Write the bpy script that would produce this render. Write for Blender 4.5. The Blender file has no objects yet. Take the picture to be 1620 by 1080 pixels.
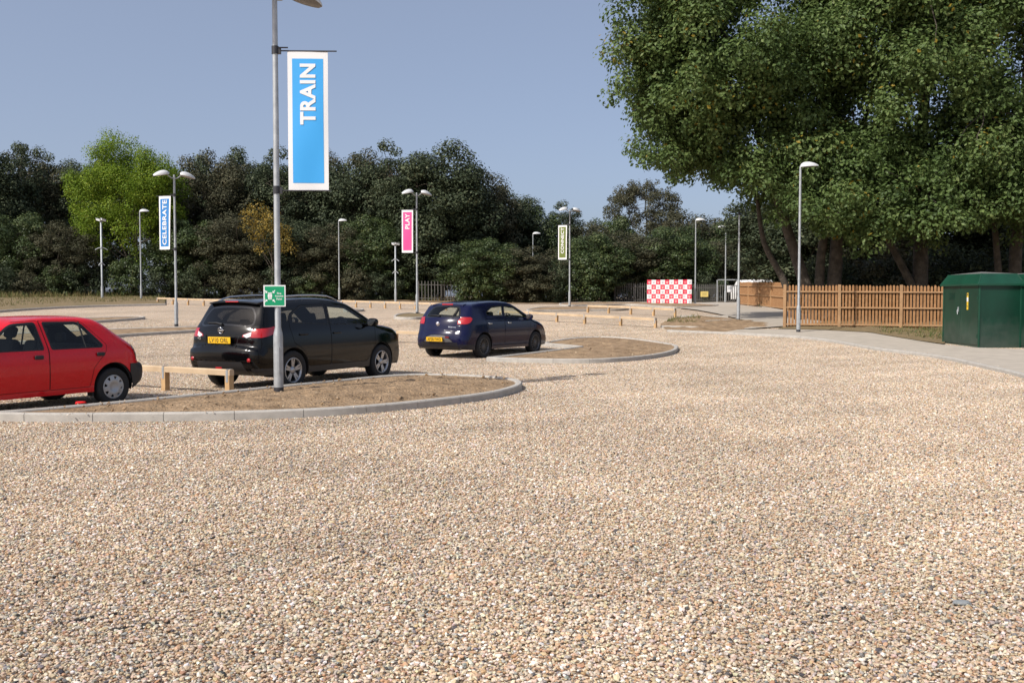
import bpy, bmesh, math, random
import numpy as np
from mathutils import Vector, Matrix
from mathutils.geometry import delaunay_2d_cdt

scene = bpy.context.scene
COL = scene.collection
R = math.radians
rng = np.random.default_rng(7)
random.seed(7)

# ---------------------------------------------------------------- camera
F_PX, EYE, HORIZON = 1560.0, 1.63, 470.0          # in pixels of the 1620 x 1080 photograph / metres
PITCH = math.atan((540.0 - HORIZON) / F_PX)
cam_data = bpy.data.cameras.new("camera")
cam_data.sensor_width = 36.0
cam_data.lens = F_PX / 1620.0 * 36.0
cam_data.clip_start = 0.1
cam_data.clip_end = 3000.0
cam = bpy.data.objects.new("camera", cam_data)
cam.location = (0, 0, EYE)
cam.rotation_euler = (math.pi / 2 - PITCH, 0, 0)
COL.objects.link(cam)
scene.camera = cam

# ---------------------------------------------------------------- light
SUN_EL = R(43.0)
SUN_H = (-0.74, -0.67)                             # horizontal direction towards the sun
world = bpy.data.worlds.new("World")
scene.world = world
world.use_nodes = True
wn = world.node_tree
for n in list(wn.nodes): wn.nodes.remove(n)
sky = wn.nodes.new('ShaderNodeTexSky')
sky.sky_type = 'NISHITA'
sky.sun_disc = False
sky.sun_elevation = SUN_EL
sky.sun_rotation = math.atan2(SUN_H[0], SUN_H[1])
sky.altitude = 0
sky.air_density = 0.6
sky.dust_density = 2.8
sky.ozone_density = 0.5
bg = wn.nodes.new('ShaderNodeBackground')
bg.inputs['Strength'].default_value = 0.14
wo = wn.nodes.new('ShaderNodeOutputWorld')
hz = wn.nodes.new('ShaderNodeMix'); hz.data_type = 'RGBA'          # thin even haze over the whole sky
hz.inputs['Factor'].default_value = 0.40
hz.inputs['B'].default_value = (2.75, 3.12, 3.95, 1)
wn.links.new(sky.outputs[0], hz.inputs['A'])
wn.links.new(hz.outputs['Result'], bg.inputs['Color'])
wn.links.new(bg.outputs[0], wo.inputs['Surface'])

sun_data = bpy.data.lights.new("sun", 'SUN')
sun_data.energy = 3.7
sun_data.angle = R(0.5)
sun_data.color = (1.0, 0.955, 0.89)
sun = bpy.data.objects.new("sun", sun_data)
ch = math.cos(SUN_EL); nn = math.hypot(*SUN_H)
to_sun = Vector((SUN_H[0] / nn * ch, SUN_H[1] / nn * ch, math.sin(SUN_EL)))
sun.rotation_euler = (-to_sun).to_track_quat('-Z', 'Y').to_euler()
sun.location = to_sun * 60
COL.objects.link(sun)

scene.view_settings.view_transform = 'Standard'
scene.view_settings.look = 'None'
scene.view_settings.exposure = 0.2
scene.view_settings.gamma = 1.0
scene.cycles.max_bounces = 6
scene.cycles.transparent_max_bounces = 12
scene.cycles.caustics_reflective = False
scene.cycles.caustics_refractive = False

# ---------------------------------------------------------------- terrain and picture geometry
_TY = np.array([-50, 26, 33, 40, 50, 62, 75, 90, 140, 400.0])
_TZ = np.array([0, 0, .12, .36, .70, .92, 1.10, 1.30, 1.5, 1.5])
_ty = np.linspace(-50, 400, 1801)
_tz = np.interp(_ty, _TY, _TZ)
_k = np.hanning(33); _k /= _k.sum()
_tz = np.convolve(np.pad(_tz, 16, mode='edge'), _k, mode='valid')

def gz(x, y):
    x = np.asarray(x, float); y = np.asarray(y, float)
    base = np.interp(y, _ty, _tz)
    s = np.clip((y - 45) / 25, 0, 1); s = s * s * (3 - 2 * s)
    return base + 0.42 * np.tanh(np.maximum(-x - 2, 0) / 18) * s

def ray(px, py):
    u = (px - 810) / F_PX; v = (540 - py) / F_PX
    cp, sp = math.cos(PITCH), math.sin(PITCH)
    return (u, cp + v * sp, -sp + v * cp)

def G(px, py, h=0.0):
    """point on the ground (raised by h) that the photograph shows at pixel px, py"""
    d = ray(px, py)
    t, prev = 3.0, None
    step = 0.05
    while t < 200:
        x, y, z = d[0] * t, d[1] * t, EYE + d[2] * t
        g = float(gz(x, y)) + h
        if z <= g:
            lo, hi = t - step, t
            for _ in range(30):
                m = (lo + hi) / 2
                if EYE + d[2] * m <= float(gz(d[0] * m, d[1] * m)) + h: hi = m
                else: lo = m
            t = hi
            break
        t += step
    return Vector((d[0] * t, d[1] * t, EYE + d[2] * t))

def P(px, Y, h=0.0):
    """ground point at depth Y in the direction of column px"""
    x = (px - 810) / F_PX * Y
    return Vector((x, Y, float(gz(x, Y)) + h))

# ---------------------------------------------------------------- object helpers
def link(o, parent=None):
    COL.objects.link(o)
    if parent is not None: o.parent = parent
    return o

def tag(o, label=None, cat=None, group=None, kind=None):
    if label: o['label'] = label
    if cat: o['category'] = cat
    if group: o['group'] = group
    if kind: o['kind'] = kind
    return o

def thing(name, label, cat, loc=(0, 0, 0), rz=0.0, group=None):
    o = bpy.data.objects.new(name, None)
    o.empty_display_size = 0.2
    o.location = loc
    o.rotation_euler = (0, 0, rz)
    link(o)
    return tag(o, label, cat, group)

def copy_tree(o, parent=None):
    c = o.copy()
    COL.objects.link(c)
    if parent is not None: c.parent = parent
    for ch_ in KIDS.get(o.name, []):
        copy_tree(ch_, c)
    return c

KIDS = {}
def reg(o, parent):
    KIDS.setdefault(parent.name, []).append(o)

class MB:
    """collects shapes, then becomes one mesh object"""
    def __init__(self):
        self.v = []; self.f = []; self.m = []; self.sm = []
        self.cur = 0
    def add(self, vs, fs, smooth=False):
        b = len(self.v)
        self.v += [tuple(p) for p in vs]
        self.f += [tuple(b + i for i in q) for q in fs]
        self.m += [self.cur] * len(fs)
        self.sm += [smooth] * len(fs)
        return self
    def box(self, c, s, M=None, bev=0.0):
        hx, hy, hz = s[0] / 2, s[1] / 2, s[2] / 2
        if bev <= 0:
            vs = [Vector((x * hx, y * hy, z * hz)) for x in (-1, 1) for y in (-1, 1) for z in (-1, 1)]
            fs = [(0, 1, 3, 2), (4, 6, 7, 5), (0, 4, 5, 1), (2, 3, 7, 6), (0, 2, 6, 4), (1, 5, 7, 3)]
        else:
            b = min(bev, hx * .9, hy * .9, hz * .9)
            bm = bmesh.new()
            bmesh.ops.create_cube(bm, size=1.0)
            for q in bm.verts: q.co = Vector((q.co.x * s[0], q.co.y * s[1], q.co.z * s[2]))
            bmesh.ops.bevel(bm, geom=list(bm.edges), offset=b, segments=2, affect='EDGES', profile=0.5)
            bm.verts.index_update()
            vs = [q.co.copy() for q in bm.verts]
            fs = [[q.index for q in f.verts] for f in bm.faces]
            bm.free()
        c = Vector(c)
        if M is not None: vs = [M @ q for q in vs]
        return self.add([q + c for q in vs], fs)
    def tube(self, pts, rad, seg=10, cap=True, smooth=True):
        pts = [Vector(p) for p in pts]
        n = len(pts)
        if not hasattr(rad, '__len__'): rad = [rad] * n
        vs = []
        up = None
        for i, p in enumerate(pts):
            d = (pts[min(i + 1, n - 1)] - pts[max(i - 1, 0)]).normalized()
            if up is None:
                up = Vector((0, 0, 1)) if abs(d.z) < .9 else Vector((1, 0, 0))
            a = d.cross(up).normalized(); b2 = d.cross(a).normalized()
            up = b2.cross(d) * -1 if False else up
            for k in range(seg):
                t = 2 * math.pi * k / seg
                vs.append(p + (a * math.cos(t) + b2 * math.sin(t)) * rad[i])
        fs = []
        for i in range(n - 1):
            for k in range(seg):
                k2 = (k + 1) % seg
                fs.append((i * seg + k, i * seg + k2, (i + 1) * seg + k2, (i + 1) * seg + k))
        self.add(vs, fs, smooth)
        if cap:
            self.add(vs[:seg], [tuple(range(seg))]); self.add(vs[-seg:], [tuple(range(seg - 1, -1, -1))])
        return self
    def lathe(self, prof, seg=24, M=None, smooth=True):
        """prof: (radius, z) pairs turned about z"""
        vs = []
        for r, z in prof:
            for k in range(seg):
                t = 2 * math.pi * k / seg
                vs.append(Vector((r * math.cos(t), r * math.sin(t), z)))
        fs = []
        for i in range(len(prof) - 1):
            for k in range(seg):
                k2 = (k + 1) % seg
                fs.append((i * seg + k, i * seg + k2, (i + 1) * seg + k2, (i + 1) * seg + k))
        if M is not None: vs = [M @ q for q in vs]
        return self.add(vs, fs, smooth)
    def prism(self, poly, z0, z1, M=None, top=True, bottom=True):
        n = len(poly)
        vs = [Vector((p[0], p[1], z0)) for p in poly] + [Vector((p[0], p[1], z1)) for p in poly]
        fs = [(i, (i + 1) % n, n + (i + 1) % n, n + i) for i in range(n)]
        if top: fs.append(tuple(range(n, 2 * n)))
        if bottom: fs.append(tuple(range(n - 1, -1, -1)))
        if M is not None: vs = [M @ q for q in vs]
        return self.add(vs, fs)
    def mesh(self, name, mats):
        me = bpy.data.meshes.new(name)
        me.from_pydata([tuple(p) for p in self.v], [], self.f)
        for m in (mats if isinstance(mats, (list, tuple)) else [mats]): me.materials.append(m)
        me.polygons.foreach_set('material_index', self.m)
        me.polygons.foreach_set('use_smooth', self.sm)
        me.update()
        return me
    def build(self, name, mats, parent=None, loc=None):
        o = bpy.data.objects.new(name, self.mesh(name, mats))
        if loc is not None: o.location = loc
        link(o, parent)
        if parent is not None: reg(o, parent)
        return o

def np_object(name, V, Fq, mat, parent=None, smooth=False, attrs=None):
    """object from numpy vertices (n,3) and faces (m,k)"""
    me = bpy.data.meshes.new(name)
    V = np.asarray(V, np.float32); Fq = np.asarray(Fq, np.int32)
    k = Fq.shape[1]
    me.vertices.add(len(V)); me.vertices.foreach_set('co', V.ravel())
    me.loops.add(Fq.size); me.loops.foreach_set('vertex_index', Fq.ravel())
    me.polygons.add(len(Fq))
    me.polygons.foreach_set('loop_start', np.arange(0, Fq.size, k, dtype=np.int32))
    me.polygons.foreach_set('use_smooth', np.full(len(Fq), smooth))
    for nm, typ, dom, data in (attrs or []):
        a = me.attributes.new(nm, typ, dom)
        a.data.foreach_set({'FLOAT_COLOR': 'color', 'FLOAT_VECTOR': 'vector'}.get(typ, 'value'), np.asarray(data).ravel())
    me.update(calc_edges=True)
    if mat is not None: me.materials.append(mat)
    o = bpy.data.objects.new(name, me)
    link(o, parent)
    if parent is not None: reg(o, parent)
    return o

def text_mesh(s, height, bold=0.0, width=None):
    """flat letters in the xy plane, centred; returns verts, faces"""
    cu = bpy.data.curves.new("lettering", 'FONT')
    cu.body = s; cu.size = 1.0; cu.offset = bold
    cu.space_character = 1.08; cu.align_x = 'CENTER'; cu.align_y = 'CENTER'
    cu.resolution_u = 4
    ob = bpy.data.objects.new("lettering", cu)
    COL.objects.link(ob)
    dg = bpy.context.evaluated_depsgraph_get()
    me = bpy.data.meshes.new_from_object(ob.evaluated_get(dg))
    V = np.array([v.co[:] for v in me.vertices]); Fc = [tuple(p.vertices) for p in me.polygons]
    bpy.data.objects.remove(ob); bpy.data.curves.remove(cu); bpy.data.meshes.remove(me)
    lo, hi = V.min(0), V.max(0)
    V[:, :2] -= (lo[:2] + hi[:2]) / 2
    sc = height / (hi[1] - lo[1])
    V[:, 1] *= sc
    V[:, 0] *= sc if width is None else width / (hi[0] - lo[0])
    return V, Fc

# ---------------------------------------------------------------- materials
MATS = {}
def mat(name, col=(.5, .5, .5), rough=.6, metal=0.0, spec=.5, coat=0.0, var=0.0, scale=20.0, bump=0.0, bscale=None,
        col2=None, detail=4.0, coord='Object', bdist=.01):
    if name in MATS: return MATS[name]
    m = bpy.data.materials.new(name); m.use_nodes = True
    nt = m.node_tree; b = nt.nodes['Principled BSDF']
    b.inputs['Base Color'].default_value = (*col, 1)
    b.inputs['Roughness'].default_value = rough
    b.inputs['Metallic'].default_value = metal
    b.inputs['Specular IOR Level'].default_value = spec
    if coat:
        b.inputs['Coat Weight'].default_value = coat
        b.inputs['Coat Roughness'].default_value = .04
    if var or col2 or bump:
        tc = nt.nodes.new('ShaderNodeTexCoord')
        no = nt.nodes.new('ShaderNodeTexNoise')
        no.inputs['Scale'].default_value = scale; no.inputs['Detail'].default_value = detail
        nt.links.new(tc.outputs[coord], no.inputs['Vector'])
        if var or col2:
            cr = nt.nodes.new('ShaderNodeValToRGB')
            cr.color_ramp.elements[0].position = .3; cr.color_ramp.elements[1].position = .7
            c1 = tuple(c * (1 - var) for c in col); c2 = col2 or tuple(min(1, c * (1 + var)) for c in col)
            cr.color_ramp.elements[0].color = (*c1, 1); cr.color_ramp.elements[1].color = (*c2, 1)
            nt.links.new(no.outputs['Fac'], cr.inputs['Fac'])
            nt.links.new(cr.outputs['Color'], b.inputs['Base Color'])
        if bump:
            n2 = nt.nodes.new('ShaderNodeTexNoise')
            n2.inputs['Scale'].default_value = bscale or scale * 3; n2.inputs['Detail'].default_value = 5
            nt.links.new(tc.outputs[coord], n2.inputs['Vector'])
            bu = nt.nodes.new('ShaderNodeBump'); bu.inputs['Strength'].default_value = bump
            bu.inputs['Distance'].default_value = bdist
            nt.links.new(n2.outputs['Fac'], bu.inputs['Height'])
            nt.links.new(bu.outputs['Normal'], b.inputs['Normal'])
    MATS[name] = m
    return m

def glass_mat(name, tint, gloss=1.0):
    if name in MATS: return MATS[name]
    m = bpy.data.materials.new(name); m.use_nodes = True
    nt = m.node_tree
    for n in list(nt.nodes): nt.nodes.remove(n)
    out = nt.nodes.new('ShaderNodeOutputMaterial')
    tr = nt.nodes.new('ShaderNodeBsdfTransparent'); tr.inputs['Color'].default_value = (*tint, 1)
    gl = nt.nodes.new('ShaderNodeBsdfGlossy'); gl.inputs['Roughness'].default_value = .02
    fr = nt.nodes.new('ShaderNodeFresnel'); fr.inputs['IOR'].default_value = 1.5
    ge = nt.nodes.new('ShaderNodeNewGeometry'); mm = nt.nodes.new('ShaderNodeMath'); mm.operation = 'MULTIPLY_ADD'
    mm.inputs[1].default_value = 1 / 1.5 - 1.5; mm.inputs[2].default_value = 1.5       # the same pane seen from its inner side
    nt.links.new(ge.outputs['Backfacing'], mm.inputs[0]); nt.links.new(mm.outputs[0], fr.inputs['IOR'])
    mx = nt.nodes.new('ShaderNodeMixShader')
    nt.links.new(fr.outputs[0], mx.inputs['Fac']); nt.links.new(tr.outputs[0], mx.inputs[1]); nt.links.new(gl.outputs[0], mx.inputs[2])
    nt.links.new(mx.outputs[0], out.inputs['Surface'])
    MATS[name] = m
    return m

galv = mat('galvanised_steel', (.40, .42, .43), .5, .4, var=.14, scale=9)
dark_steel = mat('dark_metal', (.03, .03, .035), .5)
lamp_white = mat('lamp_housing', (.62, .63, .63), .4)
lamp_under = mat('lamp_underside', (.16, .155, .15), .35)
white_paint = mat('white_paint', (.8, .8, .8), .5)
concrete = mat('concrete_kerb', (.44, .41, .365), .85, var=.12, scale=7, bump=.25, bscale=90, coord='Object')
joint_mat = mat('kerb_joint', (.2, .19, .175), .9)
black_plastic = mat('black_plastic', (.018, .018, .019), .55)
rubber = mat('tyre_rubber', (.016, .016, .017), .8, bump=.2, bscale=60)
# ================================================================ GROUND
# ---- gravel base sheet that reaches the horizon
def ground_mat():
    m = bpy.data.materials.new('gravel_ground'); m.use_nodes = True
    nt = m.node_tree; b = nt.nodes['Principled BSDF']
    b.inputs['Roughness'].default_value = .85
    tc = nt.nodes.new('ShaderNodeTexCoord')
    vo = nt.nodes.new('ShaderNodeTexVoronoi'); vo.inputs['Scale'].default_value = 42
    nt.links.new(tc.outputs['Object'], vo.inputs['Vector'])
    sep = nt.nodes.new('ShaderNodeSeparateColor'); nt.links.new(vo.outputs['Color'], sep.inputs[0])
    cr = nt.nodes.new('ShaderNodeValToRGB'); cr.color_ramp.interpolation = 'CONSTANT'
    els = [(0, (.53, .40, .27)), (.22, (.62, .49, .36)), (.42, (.50, .345, .21)), (.6, (.70, .60, .47)), (.74, (.44, .375, .31)),
           (.84, (.28, .255, .235)), (.92, (.46, .28, .17))]
    e = cr.color_ramp.elements
    e[0].position, e[0].color = 0, (*els[0][1], 1)
    e[1].position, e[1].color = els[1][0], (*els[1][1], 1)
    for p, c in els[2:]:
        q = e.new(p); q.color = (*c, 1)
    nt.links.new(sep.outputs[0], cr.inputs['Fac'])
    no = nt.nodes.new('ShaderNodeTexNoise'); no.inputs['Scale'].default_value = .35; no.inputs['Detail'].default_value = 5
    nt.links.new(tc.outputs['Object'], no.inputs['Vector'])
    mr = nt.nodes.new('ShaderNodeMapRange'); mr.inputs['From Min'].default_value = .3; mr.inputs['From Max'].default_value = .7
    mr.inputs['To Min'].default_value = .78; mr.inputs['To Max'].default_value = 1.02
    nt.links.new(no.outputs['Fac'], mr.inputs['Value'])
    mx = nt.nodes.new('ShaderNodeMix'); mx.data_type = 'RGBA'; mx.blend_type = 'MULTIPLY'; mx.inputs['Factor'].default_value = 1
    nt.links.new(cr.outputs['Color'], mx.inputs['A']); nt.links.new(mr.outputs['Result'], mx.inputs['B'])
    nt.links.new(mx.outputs['Result'], b.inputs['Base Color'])
    bu = nt.nodes.new('ShaderNodeBump'); bu.inputs['Strength'].default_value = .8; bu.inputs['Distance'].default_value = .015
    bu.invert = True
    nt.links.new(vo.outputs['Distance'], bu.inputs['Height']); nt.links.new(bu.outputs['Normal'], b.inputs['Normal'])
    return m

def build_ground():
    xs = np.concatenate([np.linspace(-900, -70, 9), np.linspace(-60, 60, 61), np.linspace(70, 900, 9)])
    ys = np.concatenate([[-300, -100, -30], np.linspace(-10, 110, 121), [130, 170, 250, 400, 700, 1200]])
    X, Y = np.meshgrid(xs, ys)
    V = np.stack([X, Y, gz(X, Y)], -1).reshape(-1, 3)
    nx, ny = len(xs), len(ys)
    i = np.arange(nx * ny).reshape(ny, nx)
    Fq = np.stack([i[:-1, :-1], i[:-1, 1:], i[1:, 1:], i[1:, :-1]], -1).reshape(-1, 4)
    o = np_object('ground', V, Fq, ground_mat(), smooth=True)
    tag(o, kind='structure')
build_ground()

# ---- loose stones of the near gravel: square patches of pebbles laid side by side
def pebble_mat():
    m = bpy.data.materials.new('pebble'); m.use_nodes = True
    nt = m.node_tree; b = nt.nodes['Principled BSDF']
    b.inputs['Roughness'].default_value = .62
    b.inputs['Specular IOR Level'].default_value = .35
    at = nt.nodes.new('ShaderNodeAttribute'); at.attribute_name = 'pcol'
    ge = nt.nodes.new('ShaderNodeNewGeometry')
    no = nt.nodes.new('ShaderNodeTexNoise'); no.inputs['Scale'].default_value = .35; no.inputs['Detail'].default_value = 5
    nt.links.new(ge.outputs['Position'], no.inputs['Vector'])
    mr = nt.nodes.new('ShaderNodeMapRange'); mr.inputs['From Min'].default_value = .3; mr.inputs['From Max'].default_value = .7
    mr.inputs['To Min'].default_value = .80; mr.inputs['To Max'].default_value = 1.06
    nt.links.new(no.outputs['Fac'], mr.inputs['Value'])
    n2 = nt.nodes.new('ShaderNodeTexNoise'); n2.inputs['Scale'].default_value = 160; n2.inputs['Detail'].default_value = 2
    nt.links.new(ge.outputs['Position'], n2.inputs['Vector'])
    mr2 = nt.nodes.new('ShaderNodeMapRange'); mr2.inputs['To Min'].default_value = .75; mr2.inputs['To Max'].default_value = 1.25
    nt.links.new(n2.outputs['Fac'], mr2.inputs['Value'])
    wv = nt.nodes.new('ShaderNodeTexWave'); wv.inputs['Scale'].default_value = .22; wv.inputs['Distortion'].default_value = 2.2
    wv.inputs['Detail'].default_value = 2; wv.inputs['Detail Scale'].default_value = .6
    mpw = nt.nodes.new('ShaderNodeMapping'); mpw.inputs['Rotation'].default_value = (0, 0, .95)
    nt.links.new(ge.outputs['Position'], mpw.inputs['Vector']); nt.links.new(mpw.outputs[0], wv.inputs['Vector'])
    mr3 = nt.nodes.new('ShaderNodeMapRange'); mr3.inputs['To Min'].default_value = .955; mr3.inputs['To Max'].default_value = 1.035
    nt.links.new(wv.outputs['Fac'], mr3.inputs['Value'])
    mu0 = nt.nodes.new('ShaderNodeMath'); mu0.operation = 'MULTIPLY'
    nt.links.new(mr.outputs['Result'], mu0.inputs[0]); nt.links.new(mr3.outputs['Result'], mu0.inputs[1])
    mu = nt.nodes.new('ShaderNodeMath'); mu.operation = 'MULTIPLY'
    nt.links.new(mu0.outputs[0], mu.inputs[0]); nt.links.new(mr2.outputs['Result'], mu.inputs[1])
    mx = nt.nodes.new('ShaderNodeMix'); mx.data_type = 'RGBA'; mx.blend_type = 'MULTIPLY'; mx.inputs['Factor'].default_value = 1
    nt.links.new(at.outputs['Color'], mx.inputs['A']); nt.links.new(mu.outputs[0], mx.inputs['B'])
    nt.links.new(mx.outputs['Result'], b.inputs['Base Color'])
    return m

TILE = 1.0
NVAR = 4
def build_gravel():
    bm = bmesh.new(); bmesh.ops.create_icosphere(bm, subdivisions=1, radius=1.0)
    bm.verts.ensure_lookup_table(); bm.verts.index_update()
    base = np.array([v.co[:] for v in bm.verts]); tri = np.array([[v.index for v in f.verts] for f in bm.faces]); bm.free()
    ns = len(base)
    pal = np.array([1.03, 1.03, 1.0]) * np.array([(.58, .44, .30), (.66, .53, .39), (.55, .38, .23), (.76, .67, .55), (.47, .41, .35), (.25, .235, .225), (.47, .27, .15),
                    (.62, .49, .42), (.085, .08, .08), (.80, .76, .70)])
    pal = pal * .92 + pal.mean(1, keepdims=True) * .08
    pw = np.array([.22, .20, .17, .11, .075, .055, .07, .06, .018, .045]); pw /= pw.sum()
    VV, FF, CC, VA = [], [], [], []
    off = 0
    for var in range(NVAR):
        n = 4300
        # jittered positions, several relaxations of spacing are not needed: the stones overlap in layers
        g = int(math.ceil(math.sqrt(n)))
        gx, gy = np.meshgrid(np.arange(g), np.arange(g))
        px = ((gx.ravel() + rng.uniform(-.15, 1.15, g * g)) / g - .5) * TILE
        py = ((gy.ravel() + rng.uniform(-.15, 1.15, g * g)) / g - .5) * TILE
        n = g * g
        a = np.clip(rng.lognormal(math.log(.0096), .30, n), .005, .019)
        ra = np.stack([a, a * rng.uniform(.62, .95, n), a * rng.uniform(.34, .62, n)], -1)
        ang = rng.uniform(0, 2 * np.pi, n); tilt = rng.normal(0, .35, n); tdir = rng.uniform(0, 2 * np.pi, n)
        sh = base[None] * (1 + rng.normal(0, .17, (n, ns, 1)))
        q = sh * ra[:, None, :]
        ca, sa = np.cos(ang)[:, None], np.sin(ang)[:, None]
        x = q[..., 0] * ca - q[..., 1] * sa; y = q[..., 0] * sa + q[..., 1] * ca; z = q[..., 2]
        # small tilt about a random horizontal axis
        ux, uy = np.cos(tdir)[:, None], np.sin(tdir)[:, None]
        d = x * ux + y * uy
        ct, st = np.cos(tilt)[:, None], np.sin(tilt)[:, None]
        d2 = d * ct - z * st; z = d * st + z * ct
        x += (d2 - d) * ux; y += (d2 - d) * uy
        z0 = rng.uniform(-.001, .020, n)
        P3 = np.stack([x + px[:, None], y + py[:, None], z + z0[:, None]], -1).reshape(-1, 3)
        c = pal[rng.choice(len(pal), n, p=pw)] * rng.uniform(.82, 1.12, (n, 1)) * (1 + rng.normal(0, .04, (n, 3)))
        VV.append(P3)
        FF.append((np.arange(n)[:, None, None] * ns + tri[None] + off).reshape(-1, 3))
        CC.append(np.repeat(np.concatenate([c, np.ones((n, 1))], 1), ns, 0))
        VA.append(np.full(n * ns, var))
        off += n * ns
    # patch centres
    pts, pv, pr = [], [], []
    for yy in np.arange(2.5, 46.5, TILE):
        w = .52 * (yy + 1) * 1.06 + 2.5
        for xx in np.arange(-math.ceil(w), math.ceil(w) + .01, TILE):
            pts.append((xx, yy, float(gz(xx, yy)) )); pv.append(10 + int(rng.integers(NVAR))); pr.append(int(rng.integers(4)) * math.pi / 2)
    V = np.concatenate(VV + [np.array(pts)]); Fq = np.concatenate(FF)
    C = np.concatenate(CC + [np.ones((len(pts), 4))]); A = np.concatenate(VA + [np.array(pv)]).astype(np.int32)
    pts_ = np.array(pts); pr = np.array(pr)
    gx_ = gz(pts_[:, 0] + .5, pts_[:, 1]) - gz(pts_[:, 0] - .5, pts_[:, 1]); gy_ = gz(pts_[:, 0], pts_[:, 1] + .5) - gz(pts_[:, 0], pts_[:, 1] - .5)
    lx = gx_ * np.cos(pr) + gy_ * np.sin(pr); ly = -gx_ * np.sin(pr) + gy_ * np.cos(pr)      # slope seen by the turned patch
    RT = np.concatenate([np.zeros((off, 3)), np.column_stack([np.arctan(ly), -np.arctan(lx), pr])])
    o = np_object('gravel', V, Fq, pebble_mat(), smooth=False,
                  attrs=[('pcol', 'FLOAT_COLOR', 'POINT', C), ('var', 'INT', 'POINT', A), ('rot', 'FLOAT_VECTOR', 'POINT', RT)])
    tag(o, 'loose buff and brown shingle covering the car park', 'gravel', kind='stuff')
    ng = bpy.data.node_groups.new('lay_gravel', 'GeometryNodeTree')
    ng.interface.new_socket('Geometry', in_out='INPUT', socket_type='NodeSocketGeometry')
    ng.interface.new_socket('Geometry', in_out='OUTPUT', socket_type='NodeSocketGeometry')
    N, L = ng.nodes, ng.links
    gi = N.new('NodeGroupInput'); go = N.new('NodeGroupOutput')
    va = N.new('GeometryNodeInputNamedAttribute'); va.data_type = 'INT'; va.inputs['Name'].default_value = 'var'
    ro = N.new('GeometryNodeInputNamedAttribute'); ro.data_type = 'FLOAT_VECTOR'; ro.inputs['Name'].default_value = 'rot'
    jo = N.new('GeometryNodeJoinGeometry')
    def pick(val):
        cmp_ = N.new('FunctionNodeCompare'); cmp_.data_type = 'INT'; cmp_.operation = 'EQUAL'
        ins = [s for s in cmp_.inputs if s.type == 'INT']
        L.new(va.outputs['Attribute'], ins[0]); ins[1].default_value = val
        se = N.new('GeometryNodeSeparateGeometry'); se.domain = 'POINT'
        L.new(gi.outputs[0], se.inputs['Geometry']); L.new(cmp_.outputs['Result'], se.inputs['Selection'])
        return se.outputs['Selection']
    for v in range(NVAR):
        ip = N.new('GeometryNodeInstanceOnPoints')
        L.new(pick(10 + v), ip.inputs['Points']); L.new(pick(v), ip.inputs['Instance'])
        L.new(ro.outputs['Attribute'], ip.inputs['Rotation'])
        L.new(ip.outputs['Instances'], jo.inputs[0])
    L.new(jo.outputs[0], go.inputs[0])
    md = o.modifiers.new('lay', 'NODES'); md.node_group = ng
build_gravel()

# ---- edges of the plastic gravel grid that have worked up between the stones
def build_grid_edges():
    r = np.random.default_rng(77)
    mb = MB()
    runs = [((720, 682), (830, 672), 16), ((860, 668), (990, 655), 14), ((990, 654), (1160, 640), 12), ((90, 992), (180, 975), 10), ((180, 1000), (270, 986), 12), ((560, 905), (660, 890), 8), ((40, 930), (90, 915), 6),
            ((1290, 985), (1350, 960), 7), ((980, 765), (1120, 745), 9), ((640, 830), (700, 822), 6), ((1330, 700), (1480, 690), 8), ((300, 860), (380, 846), 7), ((880, 960), (960, 940), 6)]
    for a, b, n in runs:
        A, B = G(*a), G(*b); d = (B - A).normalized(); ang = math.atan2(d.y, d.x)
        n = max(3, int(n * .6))
        for i in range(n):
            p = A.lerp(B, (i + r.uniform(0, 1)) / n)
            L_ = r.uniform(.02, .07)
            mb.box((p.x, p.y + r.normal(0, .01), p.z + .005), (L_ * .8, .0035, .034), Matrix.Rotation(ang + r.normal(0, .12), 3, 'Z') @ Matrix.Rotation(r.normal(0, .12), 3, 'Y'))
    o = mb.build('grid_edges', mat('grid_plastic', (.07, .065, .06), .8))
    tag(o, 'dark edges of the plastic gravel grid showing between the stones', 'gravel grid', kind='stuff')
build_grid_edges()
# ================================================================ ISLANDS, KERBS, PATHS
soil_mat = mat('dry_soil', (.29, .188, .10), .95, var=.30, scale=3.5, bump=1.0, bscale=22, bdist=.05, coord='Object', detail=8, col2=(.41, .28, .165))
turf_mat = mat('rough_verge', (.23, .165, .085), .95, col2=(.175, .13, .062), scale=1.1, bump=.8, bscale=18, bdist=.05, detail=8)
slab_mat = mat('concrete_path', (.44, .385, .315), .9, var=.10, scale=2.5, bump=.2, bscale=70)

def smooth_closed(pts, per=6, keep=()):
    """closed Catmull-Rom through 2D points; indices in keep stay sharp corners"""
    n = len(pts); out = []
    for i in range(n):
        p0, p1, p2, p3 = (Vector(pts[(i + k) % n]) for k in (-1, 0, 1, 2))
        if i in keep: p0 = p1
        if (i + 1) % n in keep: p3 = p2
        for k in range(per):
            t = k / per
            out.append(0.5 * ((2 * p1) + (p2 - p0) * t + (2 * p0 - 5 * p1 + 4 * p2 - p3) * t * t + (3 * p1 - p0 - 3 * p2 + p3) * t ** 3))
    return out

def smooth_open(pts, per=6):
    pts = [Vector(p) for p in pts]
    n = len(pts); out = []
    for i in range(n - 1):
        p0 = pts[max(i - 1, 0)]; p1 = pts[i]; p2 = pts[i + 1]; p3 = pts[min(i + 2, n - 1)]
        for k in range(per):
            t = k / per
            out.append(0.5 * ((2 * p1) + (p2 - p0) * t + (2 * p0 - 5 * p1 + 4 * p2 - p3) * t * t + (3 * p1 - p0 - 3 * p2 + p3) * t ** 3))
    out.append(pts[-1])
    return out

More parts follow.
